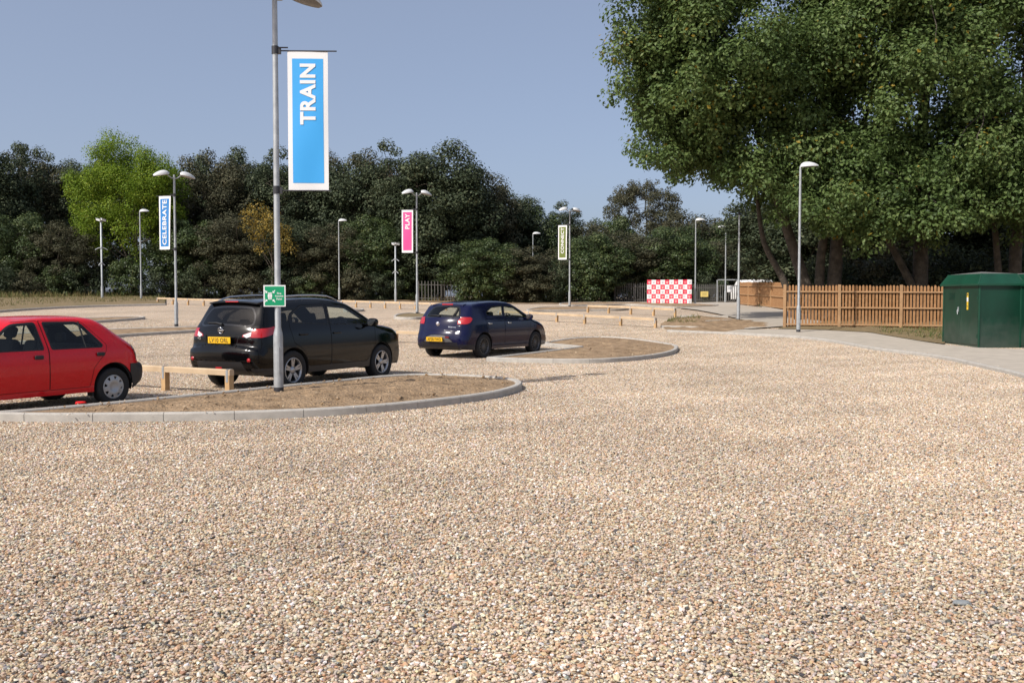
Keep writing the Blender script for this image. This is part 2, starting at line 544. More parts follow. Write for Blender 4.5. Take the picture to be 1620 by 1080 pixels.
def resample(pts, step, closed=True):
    P2 = [Vector(p[:2]) for p in pts]
    if closed: P2 = P2 + [P2[0]]
    d = [0]
    for a, b in zip(P2[:-1], P2[1:]): d.append(d[-1] + (b - a).length)
    n = max(2, int(round(d[-1] / step)))
    xs = np.interp(np.linspace(0, d[-1], n + 1), d, [p.x for p in P2]); ys = np.interp(np.linspace(0, d[-1], n + 1), d, [p.y for p in P2])
    q = [Vector((x, y)) for x, y in zip(xs, ys)]
    return q[:-1] if closed else q

def inside(poly, x, y):
    c = np.zeros(np.shape(x), bool); n = len(poly)
    for i in range(n):
        x1, y1 = poly[i][0], poly[i][1]; x2, y2 = poly[(i + 1) % n][0], poly[(i + 1) % n][1]
        cond = ((y1 > y) != (y2 > y))
        with np.errstate(divide='ignore', invalid='ignore'):
            c ^= cond & (x < (x2 - x1) * (y - y1) / (y2 - y1 + 1e-12) + x1)
    return c

def area2(poly):
    return sum(poly[i][0] * poly[(i + 1) % len(poly)][1] - poly[(i + 1) % len(poly)][0] * poly[i][1] for i in range(len(poly)))

def offset_poly(poly, d, closed=True):
    n = len(poly); out = []
    for i in range(n):
        a = poly[(i - 1) % n] if closed or i > 0 else poly[i]
        b = poly[(i + 1) % n] if closed or i < n - 1 else poly[i]
        t = (Vector(b) - Vector(a)); t = t / (t.length + 1e-9)
        out.append(Vector((poly[i][0] - t.y * d, poly[i][1] + t.x * d)))
    return out

def kerb(path, w, h, name='kerb', closed=True, unit=0.9, chamfer=.02):
    """row of concrete kerb units along a path; w is to the left of the path"""
    pts = resample(path, .15, closed)
    n = len(pts)
    bw = offset_poly(pts, w, closed); b2 = offset_poly(pts, w - chamfer, closed); b1 = offset_poly(pts, chamfer, closed)
    mb = MB()
    rows = []
    for i in range(n):
        g = float(gz(pts[i].x, pts[i].y))
        rows.append([(pts[i].x, pts[i].y, g - .05), (pts[i].x, pts[i].y, g + h - chamfer), (b1[i].x, b1[i].y, g + h), (b2[i].x, b2[i].y, g + h),
                     (bw[i].x, bw[i].y, g + h - chamfer), (bw[i].x, bw[i].y, g - .05)])
    per = max(2, int(round(unit / .15)))
    m = n if closed else n - 1
    # units are laid end to end with a 6 mm mortar joint
    i = 0
    while i < m:
        k = min(per, m - i)
        vs = []
        for j in range(k + 1):
            r = rows[(i + j) % n]
            if j == 0: r = [Vector(a).lerp(Vector(b), .06) for a, b in zip(r, rows[(i + 1) % n])]
            vs += list(r)
        fs = []
        for j in range(k):
            for c in range(5):
                fs.append((j * 6 + c, (j + 1) * 6 + c, (j + 1) * 6 + c + 1, j * 6 + c + 1))
        fs.append(tuple(range(6))); fs.append(tuple(k * 6 + c for c in range(5, -1, -1)))
        mb.cur = 0; mb.add(vs, fs)
        i += k
    mb.cur = 1
    # mortar core, a little lower and narrower than the units
    core = [[Vector((p.x, p.y, float(gz(p.x, p.y)))) for p in offset_poly(pts, o_, closed)] for o_ in (.006, w - .006)]
    vs = []
    for i in range(n):
        a, b = core[0][i], core[1][i]
        vs += [a - Vector((0, 0, .05)), a + Vector((0, 0, h - .012)), b + Vector((0, 0, h - .012)), b - Vector((0, 0, .05))]
    fs = []
    for i in range(m):
        j = (i + 1) % n
        for c in range(3): fs.append((i * 4 + c, j * 4 + c, j * 4 + c + 1, i * 4 + c + 1))
    mb.add(vs, fs)
    o = mb.build(name, [concrete, joint_mat])
    return tag(o, kind='structure')

def sheet(name, poly, h, material, step=.3, rough=0.0, mound=0.0, seed=1):
    """ground sheet over a polygon, following the terrain, h above it, with small lumps"""
    r = np.random.default_rng(seed)
    pl = resample(poly, step)
    xs = np.array([p.x for p in pl]); ys = np.array([p.y for p in pl])
    X, Y = np.meshgrid(np.arange(xs.min(), xs.max() + step, step), np.arange(ys.min(), ys.max() + step, step))
    X = X.ravel() + r.uniform(-.3, .3, X.size) * step; Y = Y.ravel() + r.uniform(-.3, .3, Y.size) * step
    ok = inside(pl, X, Y)
    dmin = np.min(np.hypot(X[:, None] - xs[None], Y[:, None] - ys[None]), 1) if len(X) else np.zeros(0)
    ok &= dmin > step * .45
    pts = [(p.x, p.y) for p in pl] + list(zip(X[ok], Y[ok]))
    dd = np.concatenate([np.zeros(len(pl)), dmin[ok]])
    res = delaunay_2d_cdt([Vector(p) for p in pts], [(i, (i + 1) % len(pl)) for i in range(len(pl))], [], 1, 1e-5)
    Q = np.array([v[:] for v in res[0]])
    T = np.array([f for f in res[2] if len(f) == 3])
    dq = np.min(np.hypot(Q[:, 0][:, None] - xs[None], Q[:, 1][:, None] - ys[None]), 1)
    z = gz(Q[:, 0], Q[:, 1]) + h
    f = np.clip(dq / .4, 0, 1)
    z = z + f * (r.normal(0, 1, len(Q)) * rough + mound * np.clip(dq / 1.2, 0, 1))
    # face up
    a = Q[T[:, 0]]; b = Q[T[:, 1]]; c = Q[T[:, 2]]
    cr = (b[:, 0] - a[:, 0]) * (c[:, 1] - a[:, 1]) - (b[:, 1] - a[:, 1]) * (c[:, 0] - a[:, 0])
    T[cr < 0] = T[cr < 0][:, ::-1]
    o = np_object(name, np.column_stack([Q[:, :2], z]), T, material, smooth=True)
    return tag(o, kind='structure')

def px_poly(pix, h=.12):
    return [G(x, y, h).to_2d() for x, y in pix]

def island(pix, keep=(), h=.13, kw=.12, per=8, step=.22, rough=.012, mound=.04, seed=1, top=None):
    pl = smooth_closed(px_poly(pix, h), per, keep)
    if area2(pl) < 0: pl = pl[::-1]
    kerb(pl, kw, h)
    sheet('soil', offset_poly(resample(pl, .15), kw - .01), h - .03, top or soil_mat, step, rough, mound, seed)
    return pl

# near island with the banner post
ISL_A = island([(-60, 651), (60, 653.5), (200, 653), (360, 651), (520, 645), (640, 636), (760, 622.5), (812, 612), (826, 603.5), (806, 597), (740, 592),
                (640, 591), (500, 603), (360, 617), (150, 637), (0, 649)], keep=(0,), step=.10, rough=.014, mound=.06, seed=3)
# island beside the blue car, notched where the car's nose points
ISL_B = island([(769, 564.5), (830, 566.5), (900, 567.5), (960, 566.5), (1020, 562), (1058, 556), (1072, 550), (1064, 543.5), (1000, 534.5), (947, 532), (900, 534.5),
                (855, 541.5), (918, 547)], keep=(0, 11, 12), step=.14, rough=.013, seed=4)
# island behind the red and black cars
ISL_C = island([(-60, 541), (90, 537), (200, 528), (310, 521.5), (400, 516), (404, 513), (310, 515.5), (190, 519), (60, 525), (-60, 531)], keep=(0, 9), seed=5, step=.3)
ISL_D = island([(60, 512), (168, 506), (222, 502), (226, 500), (180, 500.5), (60, 505)], keep=(0, 5), seed=6, step=.3)
ISL_E = island([(624, 500.5), (655, 501.5), (678, 499.5), (690, 496.5), (655, 494), (630, 496)], seed=7, step=.3, top=turf_mat)
ISL_F = island([(545, 490), (572, 489.3), (574, 487.8), (548, 488)], seed=8, step=.3)
ISL_G = island([(832, 490), (865, 490), (930, 489), (984, 488), (990, 485), (930, 484), (860, 485)], seed=9, step=.35)
ISL_H = island([(890, 481.5), (950, 481), (1004, 480.5), (1060, 484.5), (1130, 482.5), (1120, 480.5), (1010, 477.5), (900, 478)], seed=10, step=.4)

# kerb and rough verge along the far left edge
def strip(front, back, name, h, material, kerb_front=True, seed=1, step=.4, rough=.02, mound=0.05):
    f = resample(smooth_open([G(x, y, h).to_2d() if not isinstance(x, tuple) else P(*x).to_2d() for x, y in front], 6), .3, False)
    b = resample(smooth_open(back, 6), .6, False)
    if kerb_front: kerb(f, .12, h, closed=False)
    fo = offset_poly(f, .11, False) if kerb_front else f
    return sheet(name, fo + b[::-1], h - .03, material, step, rough, mound, seed)

def far(pts): return [P(px, Y).to_2d() for px, Y in pts]
strip([(-80, 497), (0, 490.5), (60, 486.5), (110, 484), (170, 482), (262, 480)], far([(-200, 70), (0, 78), (120, 82), (262, 84)]), 'verge', .13, turf_mat, seed=11)
sheet('verge', far([(-200, 70), (0, 78), (120, 82), (262, 84), (560, 83), (740, 83), (900, 80), (1000, 79.5), (1160, 84), (1160, 118), (400, 125), (-500, 120), (-500, 68)]), .05, turf_mat, 2.0, .06, 0, seed=12)
sheet('verge', far([(262, 83.5), (540, 82.5), (740, 82.5), (890, 79.5), (890, 75.5), (740, 77), (540, 79), (262, 81)]), .035, soil_mat, .8, .02, .03, seed=13)

# concrete pavement on the right: from the soil corner along the picket fence and past the green cabinets
FRONT = [(1055, 521.5), (1145, 525), (1200, 528), (1263, 531.5), (1320, 538.5), (1383, 549.5), (1450, 557.5), (1502, 565.5), (1560, 578), (1620, 592), (1720, 620), (1850, 670)]
front = resample(smooth_open([G(x, y, .10).to_2d() for x, y in FRONT] + [Vector((10.4, 8.6)), Vector((11.4, 3.5)), Vector((11.8, -6.0))], 6), .2, False)
kerb(front, .12, .10, closed=False)
back = [Vector((26, -6)), Vector((26, 27.5)), G(1850, 560, .08).to_2d(), G(1700, 556, .08).to_2d(), G(1608, 552, .08).to_2d(), G(1548, 550, .08).to_2d(), G(1492, 545, .08).to_2d(), G(1446, 538, .08).to_2d(), G(1376, 526, .08).to_2d(),
        G(1300, 522, .08).to_2d(), G(1228, 520.5, .08).to_2d(), G(1171, 521, .08).to_2d(), G(1110, 521.5, .08).to_2d()]
fo = offset_poly(front, .11, False)
i0 = min(range(len(fo)), key=lambda i: (fo[i] - G(1145, 524, .1).to_2d()).length)
sheet('pavement', fo[i0:] + back[:-1], .085, slab_mat, .4, .002, 0, seed=14)
sheet('soil', fo[:i0 + 1] + [G(1171, 520.5, .06).to_2d(), G(1240, 516, .06).to_2d(), G(1205, 508, .06).to_2d(), G(1153, 503, .06).to_2d(), G(1108, 499, .06).to_2d(), G(1066, 503, .06).to_2d(), G(1044, 512, .06).to_2d()],
      .055, soil_mat, .3, .03, .05, seed=15)
# little kerbs crossing that soil
kerb(resample([G(1045, 515, .1).to_2d(), G(1112, 517, .1).to_2d()], .3, False), .12, .11, closed=False)
kerb(resample([G(1118, 508, .1).to_2d(), G(1166, 505.5, .1).to_2d()], .3, False), .12, .13, closed=False)
kerb(resample([G(1076, 499.5, .1).to_2d(), G(1152, 500, .1).to_2d()], .3, False), .12, .13, closed=False)
# path that comes from the far gate round the end of the board fence
path_poly = [P(1132, 80).to_2d(), P(1166, 79).to_2d(), P(1180, 70).to_2d(), P(1216, 61).to_2d(), P(1250, 54).to_2d(), P(1290, 47).to_2d(), P(1300, 43).to_2d(), P(1240, 40.5).to_2d(), G(1171, 520, .08).to_2d(),
             G(1212, 511, .08).to_2d(), G(1168, 504, .08).to_2d(), G(1150, 499, .08).to_2d(), G(1102, 489.5, .08).to_2d(), G(1075, 486.5, .08).to_2d(), P(1100, 77).to_2d()]
sheet('path', path_poly, .07, slab_mat, .8, .004, 0, seed=16)
kerb(resample(smooth_open([P(1166, 79).to_2d(), P(1180, 70).to_2d(), P(1216, 61).to_2d(), P(1250, 54).to_2d(), P(1290, 47).to_2d()][::-1], 6), .3, False), .12, .10, closed=False)
# verge between the pavement and the fences, and the ground under the trees behind
sheet('verge', [G(1376, 525.5, .05).to_2d(), G(1446, 537.5, .05).to_2d(), G(1494, 544, .05).to_2d(), P(1500, 37.5).to_2d(), P(1420, 40.4).to_2d(), P(1240, 40.4).to_2d(), G(1228, 520, .05).to_2d(), G(1300, 521.5, .05).to_2d()],
      .06, turf_mat, .3, .02, .04, seed=17)
sheet('verge', [P(1240, 40.6).to_2d(), P(1420, 40.6).to_2d(), P(1500, 38).to_2d(), P(1494, 33.5).to_2d(), P(1540, 31).to_2d(), P(1620, 30).to_2d(), P(1900, 29).to_2d(), P(2100, 30).to_2d(), P(2000, 90).to_2d(), P(1170, 110).to_2d(),
                P(1170, 84).to_2d(), P(1196, 66).to_2d(), P(1262, 54).to_2d(), P(1300, 47).to_2d(), P(1310, 44).to_2d()], .05, turf_mat, 1.2, .04, .05, seed=18)

# ---- weeds and dry grass on the verges: too many blades to count
def grass(name, polys, n, hmin, hmax, material, label, seed):
    r = np.random.default_rng(seed)
    VV, TT = [], []
    for poly, k in zip(polys, n):
        xs = [p[0] for p in poly]; ys = [p[1] for p in poly]
        x = r.uniform(min(xs), max(xs), k * 3); y = r.uniform(min(ys), max(ys), k * 3)
        ok = inside(poly, x, y)
        # clumpy
        cl = np.sin(x * 1.9 + 1.3 * np.sin(y * .8)) * np.sin(y * 2.3 + x * .4)
        ok &= r.uniform(0, 1, len(x)) < .35 + .65 * (cl > .0)
        x, y = x[ok][:k], y[ok][:k]
        m = len(x)
        h = r.uniform(hmin, hmax, m) * r.uniform(.5, 1, m); a = r.uniform(0, 6.28, m); w = r.uniform(.008, .02, m) * (hmax / .3 + .4)
        z = gz(x, y) + .04
        lx, ly = r.normal(0, .35, m) * h, r.normal(0, .35, m) * h
        v = np.stack([np.stack([x - np.cos(a) * w, y - np.sin(a) * w, z], -1), np.stack([x + np.cos(a) * w, y + np.sin(a) * w, z], -1),
                      np.stack([x + lx * .5 + np.cos(a) * w * .6, y + ly * .5 + np.sin(a) * w * .6, z + h * .6], -1), np.stack([x + lx, y + ly, z + h], -1)], 1)
        b = sum(len(q) for q in VV) if VV else 0
        VV.append(v.reshape(-1, 3)); i = np.arange(m)[:, None] * 4 + b
        TT.append(np.concatenate([i + np.array([[0, 1, 2]]), i + np.array([[0, 2, 3]])]))
    V = np.concatenate(VV)
    tint = np.repeat(r.uniform(0, 1, len(V) // 4), 4)
    o = np_object(name, V, np.concatenate(TT), material, attrs=[('tint', 'FLOAT', 'POINT', tint)])
    return tag(o, label, 'grass', kind='stuff')

def leaf_mat(name, stops, trans=.25, rough=.5, spec=.4):
    m = bpy.data.materials.new(name); m.use_nodes = True
    nt = m.node_tree; b = nt.nodes['Principled BSDF']
    at = nt.nodes.new('ShaderNodeAttribute'); at.attribute_name = 'tint'
    cr = nt.nodes.new('ShaderNodeValToRGB'); e = cr.color_ramp.elements
    e[0].position, e[0].color = stops[0][0], (*stops[0][1], 1)
    e[1].position, e[1].color = stops[-1][0], (*stops[-1][1], 1)
    for p, c in stops[1:-1]: e.new(p).color = (*c, 1)
    nt.links.new(at.outputs['Fac'], cr.inputs['Fac'])
    nt.links.new(cr.outputs['Color'], b.inputs['Base Color'])
    b.inputs['Roughness'].default_value = rough; b.inputs['Specular IOR Level'].default_value = spec
    tl = nt.nodes.new('ShaderNodeBsdfTranslucent'); nt.links.new(cr.outputs['Color'], tl.inputs['Color'])
    mx = nt.nodes.new('ShaderNodeMixShader'); mx.inputs['Fac'].default_value = trans
    out = nt.nodes['Material Output']
    nt.links.new(b.outputs[0], mx.inputs[1]); nt.links.new(tl.outputs[0], mx.inputs[2]); nt.links.new(mx.outputs[0], out.inputs['Surface'])
    return m

dry_grass = leaf_mat('dry_grass', [(0, (.30, .23, .11)), (.5, (.19, .17, .07)), (1, (.09, .13, .04))], .3, .8, .2)
green_weed = leaf_mat('green_weed', [(0, (.07, .11, .035)), (.4, (.13, .15, .05)), (1, (.33, .25, .12))], .3, .7, .2)
grass('dry_grass', [far([(-120, 67), (0, 70.5), (130, 76), (262, 81), (262, 85), (120, 84), (0, 81), (-150, 74)]), far([(262, 82), (740, 80), (900, 78), (900, 84), (740, 86), (262, 86)])],
      [11000, 4500], .15, .75, dry_grass, 'dry yellowing grass on the far verge before the trees', 21)
grass('weeds', [[G(1376, 524.5).to_2d(), G(1446, 536).to_2d(), G(1494, 541).to_2d(), P(1490, 38.8).to_2d(), P(1376, 40.2).to_2d()],
                [G(1050, 512).to_2d(), G(1110, 514).to_2d(), G(1108, 503).to_2d(), G(1066, 505).to_2d()],
                [P(1180, 69.5).to_2d(), P(1222, 60.2).to_2d(), P(1238, 60).to_2d(), P(1190, 70.5).to_2d()]],
      [1000, 450, 900], .05, .26, green_weed, 'green and dry weeds between the pavement and the fences', 22)

grass('dry_grass', [[G(-60, 495).to_2d(), G(0, 489.5).to_2d(), G(60, 485.6).to_2d(), G(110, 483.2).to_2d(), G(170, 481.2).to_2d(), G(262, 479.4).to_2d()] + far([(262, 84), (120, 82), (0, 78), (-160, 72)])], [16000], .06, .34, dry_grass, 'short dry grass over the bank behind the far left kerb', 23)

# ---- clods on the bare islands and stray stones on the concrete
def scatter(name, P3, smin, smax, material, label, cat, colours, seed, sink=.3):
    r = np.random.default_rng(seed)
    bm = bmesh.new(); bmesh.ops.create_icosphere(bm, subdivisions=1, radius=1.0)
    bm.verts.index_update()
    base = np.array([v.co[:] for v in bm.verts]); tri = np.array([[v.index for v in f.verts] for f in bm.faces]); bm.free()
    P3 = np.array(P3); n, ns = len(P3), len(base)
    sz = smin + (smax - smin) * r.uniform(0, 1, n) ** 2.5
    q = base[None] * (1 + r.normal(0, .2, (n, ns, 1))) * (sz[:, None] * r.uniform(.6, 1.1, (n, 3)) * np.array([1, 1, .75]))[:, None, :]
    a = r.uniform(0, 6.28, n); ca, sa = np.cos(a)[:, None], np.sin(a)[:, None]
    V = np.stack([q[..., 0] * ca - q[..., 1] * sa, q[..., 0] * sa + q[..., 1] * ca, q[..., 2]], -1) + P3[:, None, :] + np.array([0, 0, 1]) * (sz * (.5 - sink))[:, None, None]
    C = np.array(colours)[r.integers(len(colours), size=n)] * r.uniform(.8, 1.15, (n, 1))
    o = np_object(name, V.reshape(-1, 3), (np.arange(n)[:, None, None] * ns + tri[None]).reshape(-1, 3), material, smooth=False,
                  attrs=[('pcol', 'FLOAT_COLOR', 'POINT', np.repeat(np.concatenate([C, np.ones((n, 1))], 1), ns, 0))])
    return tag(o, label, cat, kind='stuff')
def in_poly(poly, n, h, seed, lo=.15):
    r = np.random.default_rng(seed); xs = [p[0] for p in poly]; ys = [p[1] for p in poly]
    x = r.uniform(min(xs), max(xs), n * 4); y = r.uniform(min(ys), max(ys), n * 4); ok = inside(offset_poly(poly, lo), x, y)
    x, y = x[ok][:n], y[ok][:n]
    return np.column_stack([x, y, gz(x, y) + h])
peb = bpy.data.materials['pebble']
A_, B_ = resample(ISL_A, .3), resample(ISL_B, .3)
scatter('clods', np.concatenate([in_poly(A_, 520, .140, 1), in_poly(B_, 200, .135, 2)]), .007, .034, peb, 'dry clods and small stones on the bare soil islands', 'soil', [(.30, .20, .11), (.36, .25, .15), (.27, .175, .10), (.42, .32, .21)], 31)
edge = []
rr_ = np.random.default_rng(8)
for poly_, h_, k_ in ((A_, .128, 90), (B_, .128, 40)):
    for _ in range(k_):
        q_ = poly_[int(rr_.integers(len(poly_)))]; edge.append((q_.x + rr_.normal(0, .05), q_.y + rr_.normal(0, .05), float(gz(q_.x, q_.y)) + h_))
for i_ in rr_.integers(len(fo) - 1, size=330):
    q_ = fo[int(i_)]; d_ = abs(rr_.normal(0, .35)); edge.append((q_.x + rr_.uniform(-.1, .1) + d_ * .5, q_.y + d_ * .8, float(gz(q_.x, q_.y + d_)) + .09))
scatter('stray_stones', edge, .006, .018, peb, 'stray shingle kicked onto the kerbs and the pavement', 'gravel', [(.55, .44, .32), (.62, .52, .42), (.42, .33, .25), (.7, .62, .53)], 32)
# ================================================================ LAMPS
LAMP_H = 6.1
def rot_z(a): return Matrix.Rotation(a, 3, 'Z')

def lamp_head(ang, reach, tilt, z):
    """dome shaped lantern: shell and lens meshes, pointing along ang, starting at reach from the pole"""
    n, k = 14, 16
    L_, Wd, H = .64, .20, .20
    def prof(t):
        return math.sin(math.pi * min(1, max(0, t)) ** .8) ** .55
    def ring(t, lower):
        x = t * L_
        w = Wd * prof(t * .94 + .03); h = H * prof(t * .94 + .03) * (1 - .25 * t)
        out = []
        for j in range(k + 1):
            a = math.pi * j / k
            out.append((x, -w * math.cos(a), h * math.sin(a)))
        return out
    M = rot_z(ang) @ Matrix.Rotation(-tilt, 3, 'Y')
    o0 = rot_z(ang) @ Vector((reach, 0, 0)) + Vector((0, 0, z))
    sh = MB(); le = MB()
    vs = []; rows = []
    for i in range(n + 1): vs += [M @ Vector(p) + o0 for p in ring(i / n, False)]
    fs = [(i * (k + 1) + j, (i + 1) * (k + 1) + j, (i + 1) * (k + 1) + j + 1, i * (k + 1) + j + 1) for i in range(n) for j in range(k)]
    sh.add(vs, fs, True)
    # rim skirt under the dome
    lo = []
    for i in range(n + 1):
        w = Wd * prof(i / n * .94 + .03)
        lo += [M @ Vector((i / n * L_, -w, -.012)) + o0, M @ Vector((i / n * L_, w, -.012)) + o0,
               M @ Vector((i / n * L_, -w, 0)) + o0, M @ Vector((i / n * L_, w, 0)) + o0]
    sh.add(lo, [(i * 4, (i + 1) * 4, (i + 1) * 4 + 2, i * 4 + 2) for i in range(n)] + [(i * 4 + 1, i * 4 + 3, (i + 1) * 4 + 3, (i + 1) * 4 + 1) for i in range(n)], True)
    vs = []
    for i in range(n + 1):
        w = Wd * prof(i / n * .94 + .03) * .96
        for j in range(5):
            u = j / 4 * 2 - 1
            vs.append(M @ Vector((i / n * L_, w * u, -.008 - .022 * (1 - u * u) * prof(i / n))) + o0)
    le.add(vs, [(i * 5 + j, i * 5 + j + 1, (i + 1) * 5 + j + 1, (i + 1) * 5 + j) for i in range(n) for j in range(4)], True)
    return sh, le

def pole_mesh(h, sleeve=.95):
    mb = MB()
    mb.lathe([(.076, -.15), (.076, sleeve - .06), (.07, sleeve), (.048, sleeve + .09), (.046, h * .6), (.040, h), (.040, h + .02), (0, h + .03)], 20)
    return mb

def make_lamp(label, loc, heads, scale=1.0, h=LAMP_H, sleeve=.95, rz=0.0, group='galvanised lamp posts in the car park'):
    t = thing('street_lamp', label, 'street lamp', loc, rz, group)
    t.scale = (1, 1, scale)
    p = pole_mesh(h, sleeve).build('pole', galv, t)
    MB().lathe([(.0785, -.02), (.0785, .09)], 20).build('base_band', dark_steel, p)
    d = MB(); d.box((0, -.0735, sleeve * .55), (.075, .012, .42), bev=.004); d.build('hatch', galv, p)
    for ang, reach, tilt in heads:
        a = MB()
        v = rot_z(ang) @ Vector((1, 0, 0))
        if reach > .1:
            a.tube([Vector((0, 0, h - .12)), v * .12 + Vector((0, 0, h - .10)), v * (reach + .1) + Vector((0, 0, h + .05))], [.026, .024, .022], 10)
        else:
            a.tube([Vector((0, 0, h - .02)), Vector((0, 0, h + .05)), v * .1 + Vector((0, 0, h + .06))], .035, 10)
        a.build('lamp_arm', galv, t)
        sh, le = lamp_head(ang, reach, tilt, h + (.05 if reach > .1 else .03))
        hd = sh.build('lamp_head', lamp_white, t)
        le.build('lens', lamp_under, hd)
    return t

TW = R(-11)
DOUBLE = [(0.0, .22, TW), (math.pi, .22, TW)]
g0 = G(441, 620, .12)
near_base = Vector((g0.x, g0.y, float(gz(g0.x, g0.y)) + .11))
near_lamp = make_lamp('nearest double-headed galvanised lamp post, standing on the near soil island', near_base, DOUBLE, h=6.30, rz=R(44))
L_CEL = P(279, 40.2); L_PLAY = P(660, 50.3); L_CON = P(901, 62.5)
for o_ in (L_CEL, L_PLAY, L_CON): o_.z += .08
make_lamp('double-headed lamp post carrying the blue banner that reads CELEBRATE', L_CEL, DOUBLE, rz=R(38))
make_lamp('double-headed lamp post carrying the pink banner that reads PLAY', L_PLAY, DOUBLE, rz=R(34))
make_lamp('double-headed lamp post carrying the green banner that reads CONNECT', L_CON, DOUBLE, rz=R(34))
SINGLE = [(0.0, .0, R(3))]
lp = G(1263, 525, .08)
make_lamp('single-headed lamp post on the pavement in front of the slatted timber fence', Vector((lp.x, lp.y, float(gz(lp.x, lp.y)) + .08)), SINGLE, h=6.15, rz=R(-8), scale=.99)
make_lamp('single-headed lamp post just right of the red and white checked banner', P(1099.5, 72), SINGLE, rz=R(-5))
make_lamp('single-headed lamp post in front of the grey metal gate', P(1147, 79), [(math.pi, .0, R(3))], rz=R(5), scale=.98)
make_lamp('single-headed lamp post at the left end of the far middle knee rail', P(537, 76.5), SINGLE, rz=R(-5))
make_lamp('single-headed lamp post among the bushes between the PLAY and CONNECT banners', P(843, 83), SINGLE, rz=R(-12), scale=.93)
make_lamp('dim single-headed lamp post in front of the pale green tree', P(224, 70), SINGLE, rz=R(5), scale=1.02)

# bare post at the edge of the tree shade
gp = G(1168, 509, .03)
t = thing('bare_post', 'tall bare grey post without a lamp at the end of the path', 'post', Vector((gp.x, gp.y, float(gz(gp.x, gp.y)) + .03)))
p = pole_mesh(4.75, 1.05).build('pole', galv, t)
MB().lathe([(.0785, -.02), (.0785, .13)], 20).build('base_band', dark_steel, p)
MB().lathe([(.055, 4.74), (.055, 4.86), (.02, 4.92), (0, 4.92)], 16).build('cap', dark_steel, t)

# camera posts
def camera_post(label, loc, h, brackets, rz):
    t = thing('camera_post', label, 'camera post', loc, rz, 'camera posts')
    MB().lathe([(.09, -.1), (.09, .95), (.065, 1.05), (.06, h), (0, h + .02)], 16).build('pole', galv, t)
    for s in (-1, 1):
        c = MB()
        M = rot_z(s * .7) @ Matrix.Rotation(.25, 3, 'Y')
        c.box((.0 + .16 * s, .0, h + .17), (.36, .13, .13), M, .02)
        c.box((.0 + .16 * s, .0, h + .245), (.40, .17, .02), M)
        cam_ = c.build('camera_housing', lamp_white, t)
        b = MB(); b.tube([(0, 0, h), (.08 * s, 0, h + .07), (.16 * s, 0, h + .12)], .022, 8); b.build('camera_bracket', galv, cam_)
    for z, w in brackets:
        b = MB()
        b.tube([(-w, 0, z - .06), (-w * .45, 0, z + .07), (0, 0, z + .11), (w * .45, 0, z + .07), (w, 0, z - .06)], .03, 8)
        b.lathe([(.09, z + .04), (.09, z + .14)], 14)
        b.build('sensor_bracket', galv, t)
    return t
camera_post('left-hand tall camera post rising against the pale green tree', P(162.5, 71), 5.55, [(3.65, .42), (2.55, .2)], R(20))
camera_post('shorter camera post between the far lamp post and the PLAY banner', P(626, 77), 4.3, [(3.2, .3), (2.25, .25)], R(-15))

# ================================================================ BANNERS ON THE POSTS
banner_white = mat('banner_cloth', (.78, .78, .78), .6)
def banner_col(n, c): return mat('banner_' + n, c, .55)
def make_banner(label, loc, side, w, h, ztop, word, colour, text_h, text_from, text_len, yaw, lean=0.0, bold=.03, group='printed banners on the lamp posts'):
    """side +1: right of the post, -1: left; lettering runs upwards"""
    t = thing('post_banner', label, 'banner', loc, yaw, group)
    gap = .19
    x0 = gap if side > 0 else -gap - w
    n, k = 10, 16
    def cloth(u, v, d):
        # gentle billow of the cloth
        y = -.022 * math.sin(math.pi * u) * math.sin(math.pi * v) - .006 * math.sin(6 * u + 4 * v) * (1 - v) ** .4 - .003 * math.sin(9 * v - 4 * u) + lean * (1 - v) * u
        return Vector((x0 + u * w, y - d, ztop - h + v * h))
    def patch(u0, u1, v0, v1, d, thick=None):
        m = MB()
        vs = [cloth(u0 + (u1 - u0) * i / n, v0 + (v1 - v0) * j / k, d) for j in range(k + 1) for i in range(n + 1)]
        q = [(j * (n + 1) + i, j * (n + 1) + i + 1, (j + 1) * (n + 1) + i + 1, (j + 1) * (n + 1) + i) for j in range(k) for i in range(n)]
        m.add(vs, q, True)
        if thick:
            vb = [p + Vector((0, thick, 0)) for p in vs]
            m.add(vb, [tuple(reversed(f)) for f in q], True)
            edge = [i for i in range(n + 1)] + [(j) * (n + 1) + n for j in range(1, k + 1)] + [k * (n + 1) + i for i in range(n - 1, -1, -1)] + [j * (n + 1) for j in range(k - 1, 0, -1)]
            N = len(vs); m.add(vs + vb, [(edge[a], edge[(a + 1) % len(edge)], N + edge[(a + 1) % len(edge)], N + edge[a]) for a in range(len(edge))])
        return m
    c = patch(0, 1, 0, 1, 0, .006).build('cloth', banner_white, t)
    mu, mv = .115, .055
    f = patch(mu, 1 - mu, mv, 1 - mv, .003).build('colour_field', colour, c)
    patch(mu, 1 - mu, mv, 1 - mv, -.009).build('colour_field', colour, c)
    V, Fc = text_mesh(word, text_h, bold, text_len)
    # turn to read upwards, then lay it on the cloth
    vs = []
    for x, y, _ in V:
        u = (.5 * w - y) / w if True else 0
        v = (ztop_rel(h, text_from, text_len) + x) / h
        vs.append(cloth(u, v, .011))
    MB().add(vs, Fc).build('lettering', banner_white, c)
    for z, ext in ((ztop, .14), (ztop - h, .03)):
        a = MB()
        s = side
        a.tube([(0, 0, z), (s * (gap + w + ext), 0, z)], .011, 8)
        if z == ztop:
            a.tube([(0, 0, z + .05), (s * .2, 0, z + .05)], .011, 8)
        a.lathe([(.056, z - .05), (.056, z + .07)], 14)
        a.box((s * .065, 0, z), (.05, .05, .10))
        a.build('banner_arm', dark_steel, t)
    return t
def ztop_rel(h, frm, ln): return h - frm - ln / 2

